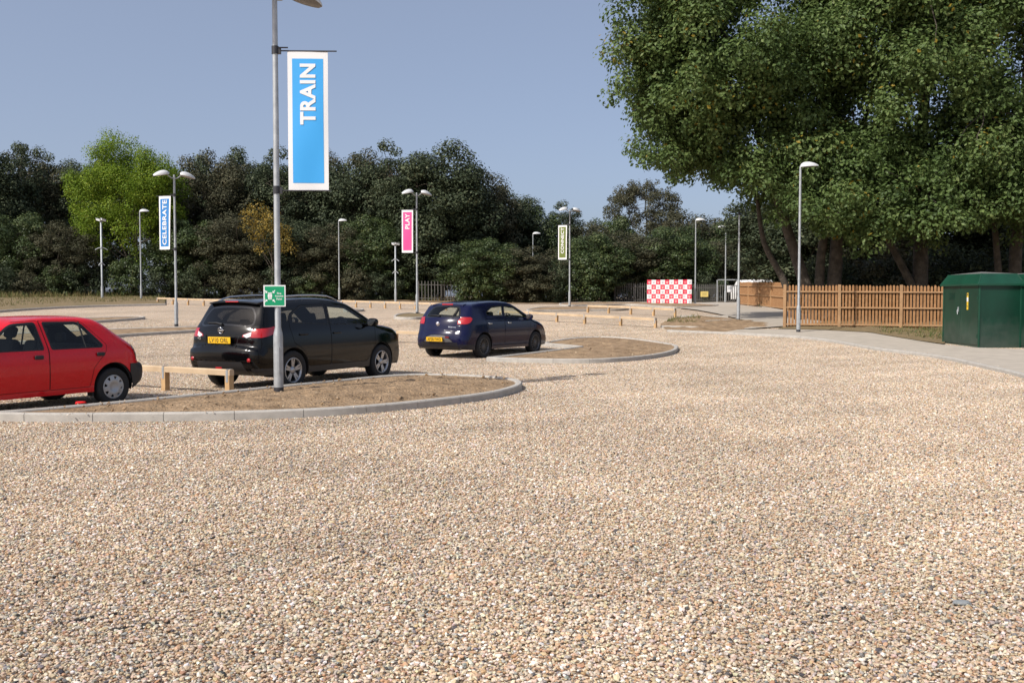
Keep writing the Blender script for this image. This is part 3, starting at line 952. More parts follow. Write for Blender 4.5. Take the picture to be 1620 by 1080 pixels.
S = 1.0
BW, BH = .63, 2.18
make_banner('big sky blue banner with white TRAIN lettering on the nearest post', near_base, 1, BW, BH, 5.38, 'TRAIN', banner_col('sky_blue', (.045, .37, .80)), .245, .20, .95, R(2), bold=.036)
make_banner('narrow deep blue banner with CELEBRATE lettering', L_CEL, -1, .58, BH, 5.30, 'CELEBRATE', banner_col('deep_blue', (.022, .19, .50)), .22, .17, 1.82, R(-20), lean=-.10, bold=.022)
make_banner('magenta pink banner with PLAY lettering', L_PLAY, -1, .60, BH, 5.28, 'PLAY', banner_col('pink', (.80, .07, .28)), .24, .2, .78, R(-10), lean=-.05)
make_banner('olive green banner with CONNECT lettering', L_CON, -1, .60, BH, 5.18, 'CONNECT', banner_col('olive', (.14, .175, .03)), .21, .17, 1.62, R(-26), lean=-.05, bold=.02)

# assembly point sign on the near post
sgn_green = mat('sign_green', (.0, .30, .13), .4)
t = thing('safety_sign', 'small square green sign with white figures and arrows on the nearest post', 'sign', near_base + Vector((-.005, -.06, 1.54)), R(3))
m = MB(); m.box((-.03, 0, 0), (.345, .006, .34), bev=.002); pl_ = m.build('panel', white_paint, t)
m = MB(); m.box((-.03, -.004, 0), (.305, .004, .30)); m.build('green_field', sgn_green, pl_)
m = MB()
yy = -.0075
def flat(poly): m.add([(x - .03, yy, z) for x, z in poly], [tuple(range(len(poly)))])
cx, cz = -.072, -.005
for sx in (-1, 1):
    for sz in (-1, 1):
        ax, az = cx + sx * .062, cz + sz * .072
        flat([(ax - sx * .022, az - sz * .022), (ax + sx * .014, az - sz * .020), (ax + sx * .004, az - sz * .008), (ax + sx * .024, az + sz * .020), (ax + sx * .016, az + sz * .026), (ax - sx * .008, az + sz * .004), (ax - sx * .020, az + sz * .014)])
for dx in (-.018, .018):                                   # two standing figures
    flat([(cx + dx + .012 * math.cos(a), cz + .048 + .012 * math.sin(a)) for a in [i * math.pi / 5 for i in range(10)]])
    flat([(cx + dx - .014, cz + .033), (cx + dx + .014, cz + .033), (cx + dx + .018, cz - .012), (cx + dx + .009, cz - .012), (cx + dx + .008, cz - .052), (cx + dx - .008, cz - .052), (cx + dx - .009, cz - .012), (cx + dx - .018, cz - .012)])
flat([(cx - .006, cz + .056), (cx + .006, cz + .056), (cx + .004, cz - .056), (cx - .004, cz - .056)])
m.build('figures', white_paint, pl_)
m = MB()
for word, zz, wd in (('Fire', .040, .065), ('Assembly', -.005, .135), ('Point', -.048, .085)):
    V, Fc = text_mesh(word, .032, .025, wd)
    m.add([(x + .073 - .03, yy, y + zz) for x, y, _ in V], Fc)
m.build('lettering', white_paint, pl_)
m = MB()
for zz in (.0,): m.lathe([(.05, zz - .012), (.05, zz + .012)], 16, Matrix.Identity(3))
for i in range(len(m.v)): m.v[i] = (m.v[i][0], m.v[i][1] + .06, m.v[i][2])
m.build('clip', galv, t)

# ================================================================ TIMBER KNEE RAILS
timber = mat('new_timber', (.55, .40, .25), .8, var=.14, scale=3, col2=(.62, .465, .30), bump=.15, bscale=40)
timber_post = mat('new_timber_post', (.52, .335, .165), .8, var=.15, scale=4)
def knee_rail(label, posts, h=.42, over0=.0, over1=.0, b=.10):
    """posts: ground points in order"""
    t = thing('knee_rail', label, 'knee rail', posts[0], 0, 'low timber knee rails')
    o = posts[0]
    top = [p + Vector((0, 0, h)) - o for p in posts]
    d0 = (top[0] - top[1]).normalized() * over0; d1 = (top[-1] - top[-2]).normalized() * over1
    line = [top[0] + d0] + top[1:-1] + [top[-1] + d1]
    # one beam per pair of bays, square section
    m = MB()
    for i in range(len(line) - 1):
        a, c = line[i], line[i + 1]
        d = (c - a); L_ = d.length; d.normalize()
        s = Vector((d.y, -d.x, 0)).normalized(); u = s.cross(d).normalized()
        if u.z < 0: u = -u
        a2 = a + d * (.003 if i else 0); c2 = c - d * (.003 if i < len(line) - 2 else 0)
        ch_ = .018
        sec = [(-b / 2, -b), (b / 2, -b), (b / 2, -ch_), (b / 2 - ch_, 0), (-b / 2 + ch_, 0), (-b / 2, -ch_)]
        vs = [q + s * x + u * z for q in (a2, c2) for x, z in sec]
        m.add(vs, [(j, (j + 1) % 6, 6 + (j + 1) % 6, 6 + j) for j in range(6)] + [tuple(range(5, -1, -1)), tuple(range(6, 12))])
    m.build('beam', timber, t)
    ang = math.atan2((posts[-1] - posts[0]).y, (posts[-1] - posts[0]).x)
    Mz = rot_z(ang)
    for p in posts:
        q = p - o
        m = MB(); m.box(q + Vector((0, 0, (h - b) / 2 - .1)), (.10, .10, h - b + .2 - .004), Mz)
        po = m.build('post', timber_post, t)
        m = MB()
        for sy in (-1, 1):
            m.box(q + Mz @ Vector((0, sy * (b / 2 + .004), 0)) + Vector((0, 0, h - .11)), (.05, .005, .20), Mz)
        m.box(q + Vector((0, 0, h + .004)), (.05, .10, .005), Mz)
        m.build('strap', galv, po)
    return t
def between(a, b, n): return [a.lerp(b, i / (n - 1)) for i in range(n)]
def onground(ps): return [Vector((p.x, p.y, float(gz(p.x, p.y)))) for p in ps]
b_ = G(262, 619); dirv = Vector((.86, -.51, 0))          # square to the parking bays
knee_rail('nearest timber knee rail, between the red hatchback and the black car', onground([b_ + dirv * (1.55 - 1.55 * i) for i in range(4)]), h=.44, over0=.06)
a = G(627, 543); d_ = dirv * 1.55
knee_rail('short stretch of timber knee rail between the black car and the blue car', onground([a - d_, a, a + d_]), h=.42)
a, b_ = P(250, 62.5), P(345, 59.5)
knee_rail('timber knee rail at the far left, behind the black car', onground(between(a, P(400, 58.5), 7)), h=.42)
knee_rail('timber knee rail in front of the far dark palisade fence', onground(between(P(541, 61.0), P(706, 57.5), 8)), h=.42)
knee_rail('timber knee rail running right from the roof of the blue car', onground([G(790, 505.5), G(837, 507), G(881, 510), G(925, 513), G(982, 516), G(1037, 519.5)]), h=.42)
knee_rail('timber knee rail below the red and white checked banner', onground([G(930, 494.5), G(963, 495.5), G(998, 497.5), G(1034, 499.5), G(1068, 501.5)]), h=.42)

# ================================================================ FENCES
fence_wood = mat('fence_wood', (.29, .14, .052), .85, col2=(.40, .22, .10), scale=6.5, bump=.2, bscale=30)
fence_rail = mat('fence_rail_wood', (.40, .24, .12), .85, var=.15, scale=3)
def picket_fence(label, a, b, h, posts, pitch, pw, face=-1, double=True, rails=(.10, .5, .87), tops='round'):
    """a, b: ground points; face -1: rails on the side towards the camera; children: each post, pickets as one part (over 100)"""
    t = thing('timber_fence', label, 'fence', a)
    d = (b - a); L_ = Vector((d.x, d.y, 0)).length; ang = math.atan2(d.y, d.x)
    t.rotation_euler = (0, 0, ang)
    dz = d.z / L_
    r = np.random.default_rng(int(L_ * 100))
    def gr(x):
        p = Vector(a) + rot_z(ang) @ Vector((x, 0, 0))
        return float(gz(p.x, p.y)) - a.z
    n = int(L_ / pitch)
    for row in ((0, 1) if double else (0,)):
        m = MB()
        for i in range(n):
            x = (i + .5 + (.5 if row else 0)) * pitch
            if x > L_ - .02: continue
            y = face * (-.032) if row == 0 else face * (-.085)
            hh = h * r.uniform(.985, 1.01)
            z0 = gr(x) + .04
            w = pw * r.uniform(.94, 1.04)
            poly = [(-w / 2, z0), (w / 2, z0), (w / 2, z0 + hh - .05), (w * .25, z0 + hh - .01), (0, z0 + hh), (-w * .25, z0 + hh - .01), (-w / 2, z0 + hh - .05)]
            k = len(poly); tk = .026
            vs = [(x + px_, y - tk / 2, z) for px_, z in poly] + [(x + px_, y + tk / 2, z) for px_, z in poly]
            m.add(vs, [tuple(range(k)), tuple(range(2 * k - 1, k - 1, -1))] + [(j, k + j, k + (j + 1) % k, (j + 1) % k) for j in range(k)])
        m.build('pickets', fence_wood, t)
    for x in posts:
        m = MB(); m.box((x, face * .012, gr(x) + (h + .06) / 2 - .2), (.11, .10, h + .46), bev=.008); m.build('post', fence_rail, t)
    ps = sorted(posts)
    for f_ in rails:
        m = MB()
        for x0, x1 in zip(ps[:-1], ps[1:]):
            z0, z1 = gr(x0) + h * f_, gr(x1) + h * f_
            x0 += .056; x1 -= .056
            sec = [(face * .048, -.03), (face * .048, .018), (face * -.015, .03), (face * -.015, -.03)]
            vs = [(x0, y, z0 + z) for y, z in sec] + [(x1, y, z1 + z) for y, z in sec]
            m.add(vs, [(j, (j + 1) % 4, 4 + (j + 1) % 4, 4 + j) for j in range(4)] + [(3, 2, 1, 0), (4, 5, 6, 7)])
        m.build('rail', fence_rail, t)
    return t
fa, fb = P(1241, 40.1), P(1512, 39.0)
Lf = Vector((fb.x - fa.x, fb.y - fa.y, 0)).length
picket_fence('open slatted timber fence behind the single lamp post and beside the green cabinets', fa, fb, 1.72, [.0, Lf * .325, Lf * .685, Lf + .0], .130, .082, double=False)
fa, fb = P(1170, 70), P(1246, 56.5)
Lf = Vector((fb.x - fa.x, fb.y - fa.y, 0)).length
picket_fence('sunlit close-boarded timber fence running back to the far gate', fa, fb, 1.62, [0, Lf * .22, Lf * .46, Lf * .7, Lf], .115, .112, face=-1, double=False)

pal_mat = mat('weathered_steel_pale', (.13, .125, .115), .6, .3)
pal_dark = mat('palisade_dark', (.10, .095, .09), .7, .2)
def palisade(label, a, b, h, pitch, material, posts=3):
    t = thing('palisade_fence', label, 'fence', a)
    d = b - a; L_ = Vector((d.x, d.y, 0)).length; ang = math.atan2(d.y, d.x); t.rotation_euler = (0, 0, ang)
    def gr(x):
        p = Vector(a) + rot_z(ang) @ Vector((x, 0, 0)); return float(gz(p.x, p.y)) - a.z
    m = MB()
    for i in range(int(L_ / pitch)):
        x = (i + .5) * pitch; z = gr(x) + .05
        poly = [(-.034, z), (.034, z), (.034, z + h - .1), (0, z + h), (-.034, z + h - .1)]
        vs = [(x + p_, -.02 + abs(p_) * .5, q) for p_, q in poly] + [(x + p_, -.004 + abs(p_) * .5, q) for p_, q in poly]
        m.add(vs, [tuple(range(5)), tuple(range(9, 4, -1))] + [(j, 5 + j, 5 + (j + 1) % 5, (j + 1) % 5) for j in range(5)])
    m.build('pales', material, t)
    for f_ in (.16, .82):
        m = MB(); x0, x1 = 0, L_
        m.tube([(0, .03, gr(0) + h * f_), (L_, .03, gr(L_) + h * f_)], .03, 6); m.build('rail', material, t)
    for i in range(posts):
        x = L_ * i / (posts - 1)
        m = MB(); m.box((x, .07, gr(x) + h * .5 - .1), (.08, .06, h + .1)); m.build('post', material, t)
    return t
palisade('dark palisade fence between the bushes, just above the blue car', P(660, 80), P(738, 80), 1.65, .26, pal_mat)
palisade('palisade fence left of and behind the red and white checked banner', P(972, 80.5), P(1098, 80), 1.6, .18, pal_dark, 5)
pf = palisade('palisade fence with the yellow sign, left of the grey metal gate', P(1098, 80), P(1134, 80), 1.5, .16, pal_mat, 3)

# gate with a frame
t = thing('metal_gate', 'grey metal gate with high frame at the end of the path', 'gate', P(1134, 80))
w = P(1167, 80).x - P(1134, 80).x; h = 1.85
m = MB()
for x in (0, w): m.box((x, 0, h / 2 - .1), (.09, .09, h + .2))
m.box((w / 2, 0, h + .02), (w - .09, .08, .08)); m.build('frame', galv, t)
m = MB(); m.box((w / 2, 0, .14), (w - .12, .05, .06)); m.box((w / 2, 0, h * .76), (w - .12, .05, .06))
for i in range(10): m.box((.12 + (w - .24) * i / 9, -.028, h * .44), (.06, .012, h * .62 + .1))
m.build('leaf', pal_mat, t)
tb = thing('white_notice_board', 'small white board fixed to the grey metal gate', 'notice board', P(1154, 79.6) + Vector((0, 0, .88)))
m = MB(); m.box((0, 0, .25), (.40, .12, .52), bev=.01); m.build('panel', white_paint, tb)
m = MB(); m.box((0, -.064, .33), (.30, .006, .22)); m.build('face', mat('pale_grey', (.5, .52, .54), .5), tb)
ts = thing('yellow_sign', 'yellow sign fixed to the palisade fence beside the gate', 'sign', P(1114, 79.8) + Vector((0, 0, .50)))
m = MB(); m.box((0, 0, .21), (.62, .02, .44), bev=.004); ye = m.build('panel', mat('sign_yellow', (.72, .56, .18), .5), ts)
m = MB()
for k, wd in enumerate((.44, .34, .40)):
    m.box((0, -.0125, .31 - k * .09), (wd, .003, .03))
m.build('printed_lines', mat('sign_print', (.30, .23, .10), .6), ye)

# ================================================================ CHECKED BANNER
chk_red = mat('banner_red', (.70, .035, .085), .6)
chk_grey = mat('banner_print_grey', (.50, .50, .55), .6)
chk_pink = mat('banner_print_pale', (.85, .45, .42), .6)
pa, pb = P(1023.5, 72.5), P(1094, 71.5)
t = thing('checked_banner', 'red and white checked banner stretched on a frame at the back of the car park', 'banner', pa)
d = pb - pa; t.rotation_euler = (0, 0, math.atan2(d.y, d.x))
Wd = Vector((d.x, d.y, 0)).length; Hh = 1.74; NC, NR = 10, 5
def sag(u, v):
    y = -.02 * math.sin(u * 9) - .035 * math.sin(u * 23 + v * 4) * (1 - v) * (1 - v)
    if u > .8: y += .06 * math.sin((u - .8) * 30)
    zlow = .05 * max(0, math.sin(u * 14 - 1)) * (1 - v) ** 3
    return Vector((u * Wd, y, .09 + zlow + v * Hh + .03 * u * 0))
def cell(m, u0, u1, v0, v1, dy):
    n = 3
    vs = [sag(u0 + (u1 - u0) * i / n, v0 + (v1 - v0) * j / n) + Vector((0, dy, 0)) for j in range(n + 1) for i in range(n + 1)]
    m.add(vs, [(j * (n + 1) + i, j * (n + 1) + i + 1, (j + 1) * (n + 1) + i + 1, (j + 1) * (n + 1) + i) for j in range(n) for i in range(n)], True)
m = MB()
mp = MB()
for r_ in range(NR):
    for c in range(NC):
        red = (r_ + c) % 2 == 0
        m.cur = 1 if red else 0
        cell(m, c / NC, (c + 1) / NC, r_ / NR, (r_ + 1) / NR, 0)
        mp.cur = 1 if red else 0
        jj = 1
        uc, vc = (c + .5) / NC, (r_ + .5) / NR
        for k, (hw_, dv) in enumerate(((.028, .018), (.022, -.022), (.012, -.05))):
            cell(mp, uc - hw_, uc + hw_, vc + dv - .012, vc + dv + .014, -.004)
for i_ in range(20):
    m.cur = 0; cell(m, i_ / 20, (i_ + 1) / 20, 0, 1, .012)
ck = m.build('cloth', [white_paint, chk_red], t)
mp.build('printed_marks', [chk_grey, chk_pink], ck)
for x in (.02, Wd * .5, Wd - .02):
    m = MB(); m.tube([(x, .08, -.15), (x, .08, Hh + .09)], .025, 8); m.build('frame_post', galv, t)

# ================================================================ GREEN CABINETS
grp = mat('green_cabinet', (.003, .036, .020), .38, var=.22, scale=1.6, spec=.5)
grp_top = mat('green_cabinet_roof', (.005, .052, .028), .42, var=.2, scale=2)
def splash(m, z0, z1, col):
    # dust and rain splash on the lower part of the panels, with a ragged upper edge
    nt = m.node_tree; b = nt.nodes['Principled BSDF']
    src = b.inputs['Base Color'].links[0].from_socket
    tc = nt.nodes.new('ShaderNodeTexCoord'); sp_ = nt.nodes.new('ShaderNodeSeparateXYZ'); nt.links.new(tc.outputs['Object'], sp_.inputs[0])
    no = nt.nodes.new('ShaderNodeTexNoise'); no.inputs['Scale'].default_value = 4; no.inputs['Detail'].default_value = 8
    nt.links.new(tc.outputs['Object'], no.inputs['Vector'])
    ad = nt.nodes.new('ShaderNodeMath'); ad.operation = 'MULTIPLY_ADD'; ad.inputs[1].default_value = -1.1
    nt.links.new(no.outputs['Fac'], ad.inputs[0]); nt.links.new(sp_.outputs['Z'], ad.inputs[2])
    mr = nt.nodes.new('ShaderNodeMapRange'); mr.inputs['From Min'].default_value = z0 - .55; mr.inputs['From Max'].default_value = z1 - .55
    mr.inputs['To Min'].default_value = .55; mr.inputs['To Max'].default_value = 0
    nt.links.new(ad.outputs[0], mr.inputs['Value'])
    mx = nt.nodes.new('ShaderNodeMix'); mx.data_type = 'RGBA'; mx.inputs['B'].default_value = (*col, 1)
    nt.links.new(mr.outputs['Result'], mx.inputs['Factor']); nt.links.new(src, mx.inputs['A']); nt.links.new(mx.outputs['Result'], b.inputs['Base Color'])
splash(grp, .0, .9, (.085, .10, .085))
grp_flat = mat('cabinet_lid_grey', (.15, .15, .14), .8, var=.2, scale=4)
def cabinet(label, corner, along, size, h, stickers=True):
    """corner: nearest bottom corner; along: direction of the face to the right"""
    w, dp = size
    ang = math.atan2(along.y, along.x)
    t = thing('utility_cabinet', label, 'cabinet', corner, ang, 'green utility cabinets')
    m = MB(); m.box((w / 2, dp / 2, h / 2 - .05), (w, dp, h + .1), bev=.012); bo = m.build('body', grp, t)
    # plinth, door edge strips
    m = MB()
    for x in (.0, w): m.box((x, 0, h / 2), (.05, .05, h - .02), bev=.008)
    m.box((0, dp, h / 2), (.05, .05, h - .02), bev=.008)
    m.build('corner_strip', grp_top, t)
    m = MB()
    for y0, y1 in ((.05, dp / 2 - .006), (dp / 2 + .006, dp - .05)):
        m.box((-.010, (y0 + y1) / 2, h / 2 + .02), (.016, y1 - y0, h - .12), bev=.004)
    dr = m.build('door', grp, t)
    for y_ in (.07, dp - .07):
        for z_ in (.35, h - .4):
            m = MB(); m.tube([(-.024, y_, z_ - .06), (-.024, y_, z_ + .06)], .012, 8); m.build('hinge', grp_top, dr)
    m = MB()
    for k_ in range(5): m.box((-.021, dp * .75, h - .26 - k_ * .045), (.012, .34, .018), Matrix.Rotation(.5, 3, 'Y'))
    m.build('vent', grp, dr)
    # overhanging canopy with battered sides
    e, s_, hh = .09, .10, .34
    lo = [(-e, -e), (w + e, -e), (w + e, dp + e), (-e, dp + e)]; hi = [(s_, s_), (w - s_, s_), (w - s_, dp - s_), (s_, dp - s_)]
    m = MB()
    vs = [(x, y, h - .03) for x, y in lo] + [(x, y, h + .03) for x, y in lo] + [(x, y, h + hh) for x, y in hi]
    m.add(vs, [(0, 1, 5, 4), (1, 2, 6, 5), (2, 3, 7, 6), (3, 0, 4, 7), (4, 5, 9, 8), (5, 6, 10, 9), (6, 7, 11, 10), (7, 4, 8, 11), (3, 2, 1, 0)])
    m.build('canopy', grp_top, t)
    m = MB()
    for (x0, y0), (x1, y1) in zip(lo, hi):
        m.tube([(x0, y0, h + .0), (x1, y1, h + hh)], .018, 8)
    m.build('canopy_ridge', grp_top, t)
    m = MB()
    vs = [(x, y, h + hh + .001) for x, y in hi] + [(w / 2, dp / 2, h + hh + .08)]
    m.add(vs, [(0, 1, 4), (1, 2, 4), (2, 3, 4), (3, 0, 4)]); m.build('roof', grp_flat, t)
    if stickers:
        m = MB(); m.box((-.021, dp * .30, h * .735), (.003, .10, .52)); st = m.build('label_strip', mat('label_yellow', (.75, .50, .03), .5), t)
        m = MB(); m.box((-.024, dp * .30, h * .765), (.003, .09, .13)); m.build('label_panel', white_paint, st)
        m = MB(); m.box((-.024, dp * .30, h * .655), (.003, .07, .02)); m.box((-.024, dp * .30, h * .845), (.003, .07, .05))
        m.build('label_print', mat('label_ink', (.10, .08, .04), .6), st)
        m = MB(); m.box((-.03, dp * .55, h * .60), (.03, .05, .16), bev=.01); m.tube([(-.04, dp * .55, h * .60), (-.06, dp * .55, h * .58), (-.06, dp * .55 - .02, h * .52)], .013, 8)
        m.build('handle', galv, t)
    return t
c1 = G(1548, 550, .02); c1.z = float(gz(c1.x, c1.y)) + .02
far_ = G(1492, 542, .02)
dirn = Vector((c1.x - far_.x, c1.y - far_.y, 0)); dep = dirn.length
along = Vector((-dirn.y, dirn.x, 0)).normalized()
if along.x < 0: along = -along
along = (along + Vector((0, -.0, 0))).normalized()
cabinet('green utility cabinet with a yellow and white label strip, beside the slatted fence', c1, along, (1.28, dep), 1.92)
c2 = c1 + along * 1.33 + Vector((0, -.72, 0)); c2.z = float(gz(c2.x, c2.y)) + .02
cabinet('green utility cabinet cut by the right edge of the photo, standing a step forward', c2, along, (2.2, dep + .7), 1.92, False)

# small things lying about
t = thing('grey_stone', 'flat grey stone lying alone on the shingle at lower right', 'stone', G(1522, 958) + Vector((0, 0, .018)))
m = MB()
bm = bmesh.new(); bmesh.ops.create_icosphere(bm, subdivisions=2, radius=1)
r2 = np.random.default_rng(5)
vs = [(v.co.x * .05 * (1 + .12 * r2.normal()), v.co.y * .032 * (1 + .1 * r2.normal()), v.co.z * .016 * (1 + .1 * r2.normal())) for v in bm.verts]
bm.verts.index_update(); m.add(vs, [[v.index for v in f.verts] for f in bm.faces]); bm.free()
m.build('slab', mat('slate', (.22, .235, .24), .7, var=.1), t)
rs = G(128, 640, .12)
t = thing('red_scrap', 'crumpled scrap of red plastic on the near soil island', 'litter', rs)
m = MB()
vs = [(x * .05, y * .03, .02 + .03 * abs(math.sin(x * 3 + y * 2))) for y in (-1, 0, 1) for x in (-1.4, -.5, .5, 1.4)]
q_ = [(j * 4 + i, j * 4 + i + 1, (j + 1) * 4 + i + 1, (j + 1) * 4 + i) for j in range(2) for i in range(3)]
m.add(vs, q_); m.add([(x, y, z - .012) for x, y, z in vs], [tuple(reversed(f)) for f in q_])
m.build('scrap', mat('red_plastic', (.75, .02, .02), .4), t)

# white van beyond the fence: only its roof shows over the boards
t = thing('white_van', 'white van standing beyond the close-boarded fence, only its roof showing', 'van', P(1206, 78), R(8))
t.scale = (1, 1, .93)
m = MB()
prof = [(-.95, .35), (-.97, .9), (-.93, 1.25), (-.84, 1.85), (-.72, 2.02), (.72, 2.02), (.84, 1.85), (.93, 1.25), (.97, .9), (.95, .35)]
vs = [(x, y, z) for y in (0, .06, 3.6, 4.6) for x, z in [((1 - (.04 if y in (0,) else 0)) * a, (b if y < 4 else min(b, 1.15))) for a, b in prof]]
k = len(prof)
m.add(vs, [(i * k + j, i * k + (j + 1) % k, (i + 1) * k + (j + 1) % k, (i + 1) * k + j) for i in range(3) for j in range(k)] + [tuple(range(k)), tuple(range(4 * k - 1, 3 * k - 1, -1))])
vb = m.build('body', white_paint, t)
m = MB()
for sx in (-1, 1): m.box((sx * .42, -.004, 1.5), (.62, .02, .52), bev=.008)
m.build('rear_window', mat('gloss_black', (.006, .006, .007), .12, coat=.6), t)
for sx in (-1, 1):
    m = MB(); m.box((sx * .86, -.004, 1.0), (.10, .03, .34), bev=.008); m.build('tail_light', mat('red_lens', (.42, .006, .010), .12, coat=1.0), t)
    for y in (.9, 3.7):
        m = MB(); m.lathe([(.0, -.1), (.3, -.1), (.32, -.06), (.32, .06), (.3, .1), (0, .1)], 20, Matrix.Rotation(math.pi / 2, 3, 'Y'))
        for i in range(len(m.v)): m.v[i] = (m.v[i][0] + sx * .84, m.v[i][1] + y, m.v[i][2] + .32)
        m.build('wheel', rubber, t)
# ================================================================ CARS
def paint(name, col, rough=.28, coat=1.0, metal=0.0):
    if name in MATS: return MATS[name]
    m = mat(name, col, rough, metal, .25, coat)
    b = m.node_tree.nodes['Principled BSDF']; nt = m.node_tree
    # thin road dust that gathers low on the panels and breaks up the gloss
    tc = nt.nodes.new('ShaderNodeTexCoord'); no = nt.nodes.new('ShaderNodeTexNoise')
    no.inputs['Scale'].default_value = 5; no.inputs['Detail'].default_value = 6
    nt.links.new(tc.outputs['Object'], no.inputs['Vector'])
    mr = nt.nodes.new('ShaderNodeMapRange'); mr.inputs['From Min'].default_value = .3; mr.inputs['From Max'].default_value = .75
    mr.inputs['To Min'].default_value = rough * .8; mr.inputs['To Max'].default_value = rough * 1.5
    nt.links.new(no.outputs['Fac'], mr.inputs['Value']); nt.links.new(mr.outputs['Result'], b.inputs['Roughness'])
    return m

gap_mat = mat('panel_gap', (.006, .006, .006), .8)
trim_black = mat('window_rubber', (.010, .010, .011), .5)
lining = mat('cabin_lining', (.022, .022, .024), .9)
seat_cloth = mat('seat_cloth', (.035, .036, .04), .95)
under_mat = mat('underbody', (.01, .01, .01), .9)
red_lens = mat('red_lens', (.42, .006, .010), .12, coat=1.0)
dark_red_lens = mat('dark_red_lens', (.16, .004, .008), .15, coat=1.0)
clear_lens = mat('clear_lens', (.75, .72, .72), .12, coat=1.0)
chrome = mat('chrome', (.75, .76, .78), .16, 1.0)
silver = mat('silver_paint', (.50, .51, .53), .35, .8)
alloy = mat('alloy_grey', (.42, .43, .45), .35, .85)
alloy_dark = mat('alloy_dark', (.12, .12, .125), .4, .8)
hubcap = mat('hubcap_silver', (.42, .43, .44), .45, .55)
plate_yellow = mat('plate_yellow', (.80, .46, .015), .4)
plate_ink = mat('plate_ink', (.01, .01, .01), .5)
mirror_mat = mat('mirror_glass', (.85, .87, .9), .02, 1.0)
clear_glass = glass_mat('clear_glass', (.80, .86, .84))
tint_glass = glass_mat('tinted_glass', (.22, .23, .24))
gloss_black = mat('gloss_black', (.006, .006, .007), .12, coat=.6)

def catmull(pts, step=.03, corner=()):
    """pts rows (x, z, r, bow) -> dense rows at ~equal spacing"""
    A = np.array(pts, float); n = len(A); out = []
    for i in range(n - 1):
        p1, p2 = A[i], A[i + 1]
        p0 = A[i - 1] if i > 0 and i not in corner else 2 * p1 - p2
        p3 = A[i + 2] if i + 2 < n and (i + 1) not in corner else 2 * p2 - p1
        L_ = np.hypot(*(p2 - p1)[:2])
        k = max(1, int(round(L_ / step)))
        t = (np.arange(k) / k)[:, None]
        # tangents limited by chord length so that short and long spans do not overshoot
        d1 = (p2 - p0); d2 = (p3 - p1)
        s1 = L_ / (np.hypot(*(p1 - p0)[:2]) + L_); s2 = L_ / (np.hypot(*(p3 - p2)[:2]) + L_)
        m1, m2 = d1 * s1, d2 * s2
        h00 = 2 * t ** 3 - 3 * t ** 2 + 1; h10 = t ** 3 - 2 * t ** 2 + t; h01 = -2 * t ** 3 + 3 * t ** 2; h11 = t ** 3 - t ** 2
        out.append(h00 * p1 + h10 * m1 + h01 * p2 + h11 * m2)
    out.append(A[-1:])
    return np.concatenate(out)

def round_poly(poly, r=.05, k=4):
    """round the corners of a 2D polygon"""
    n = len(poly); out = []
    for i in range(n):
        a, b, c = (np.array(poly[j % n], float) for j in (i - 1, i, i + 1))
        d1 = a - b; d2 = c - b; l1 = np.hypot(*d1); l2 = np.hypot(*d2)
        q = min(r, l1 * .45, l2 * .45)
        p1 = b + d1 / l1 * q; p2 = b + d2 / l2 * q
        for t in np.linspace(0, 1, k):
            out.append(tuple((1 - t) ** 2 * p1 + 2 * t * (1 - t) * b + t * t * p2))
    return out

def dense(poly, step=.06, closed=True):
    out = []; n = len(poly)
    for i in range(n if closed else n - 1):
        a = np.array(poly[i], float); b = np.array(poly[(i + 1) % n], float)
        k = max(1, int(math.ceil(np.hypot(*(b - a)) / step)))
        for j in range(k): out.append(tuple(a + (b - a) * j / k))
    return out

def inset(poly, d):
    """offset a polygon inwards by d"""
    s = 1 if area2(poly) > 0 else -1
    n = len(poly); out = []
    for i in range(n):
        a, b, c = (np.array(poly[j % n], float) for j in (i - 1, i, i + 1))
        t1 = (b - a); t2 = (c - b); t1 /= np.hypot(*t1) + 1e-9; t2 /= np.hypot(*t2) + 1e-9
        n1 = np.array((-t1[1], t1[0])) * s; n2 = np.array((-t2[1], t2[0])) * s
        m = n1 + n2; L_ = np.hypot(*m) + 1e-9; m /= L_
        q = d / max(.45, (m @ n1))
        out.append(tuple(b + m * q))
    return out

def cdt(bound, feats, free, tol=.010):
    """triangulate a region with feature outlines kept as edges"""
    pts, edges = [], []
    for poly in [bound] + feats:
        b = len(pts); pts += list(poly); edges += [(b + i, b + (i + 1) % len(poly)) for i in range(len(poly))]
    C = np.array(pts)
    F_ = np.array(free)
    if len(F_):
        ok = inside(bound, F_[:, 0], F_[:, 1])
        F_ = F_[ok]
        dm = np.min(np.hypot(F_[:, 0][:, None] - C[:, 0][None], F_[:, 1][:, None] - C[:, 1][None]), 1)
        F_ = F_[dm > tol]
        pts += [tuple(p) for p in F_]
    res = delaunay_2d_cdt([Vector(p) for p in pts], edges, [], 1, 1e-5)
    Q = np.array([v[:] for v in res[0]])
    T = []
    for f in res[2]:
        for j in range(1, len(f) - 1): T.append((f[0], f[j], f[j + 1]))
    T = np.array(T)
    cen = Q[T].mean(1)
    return Q, T[inside(bound, cen[:, 0], cen[:, 1])]

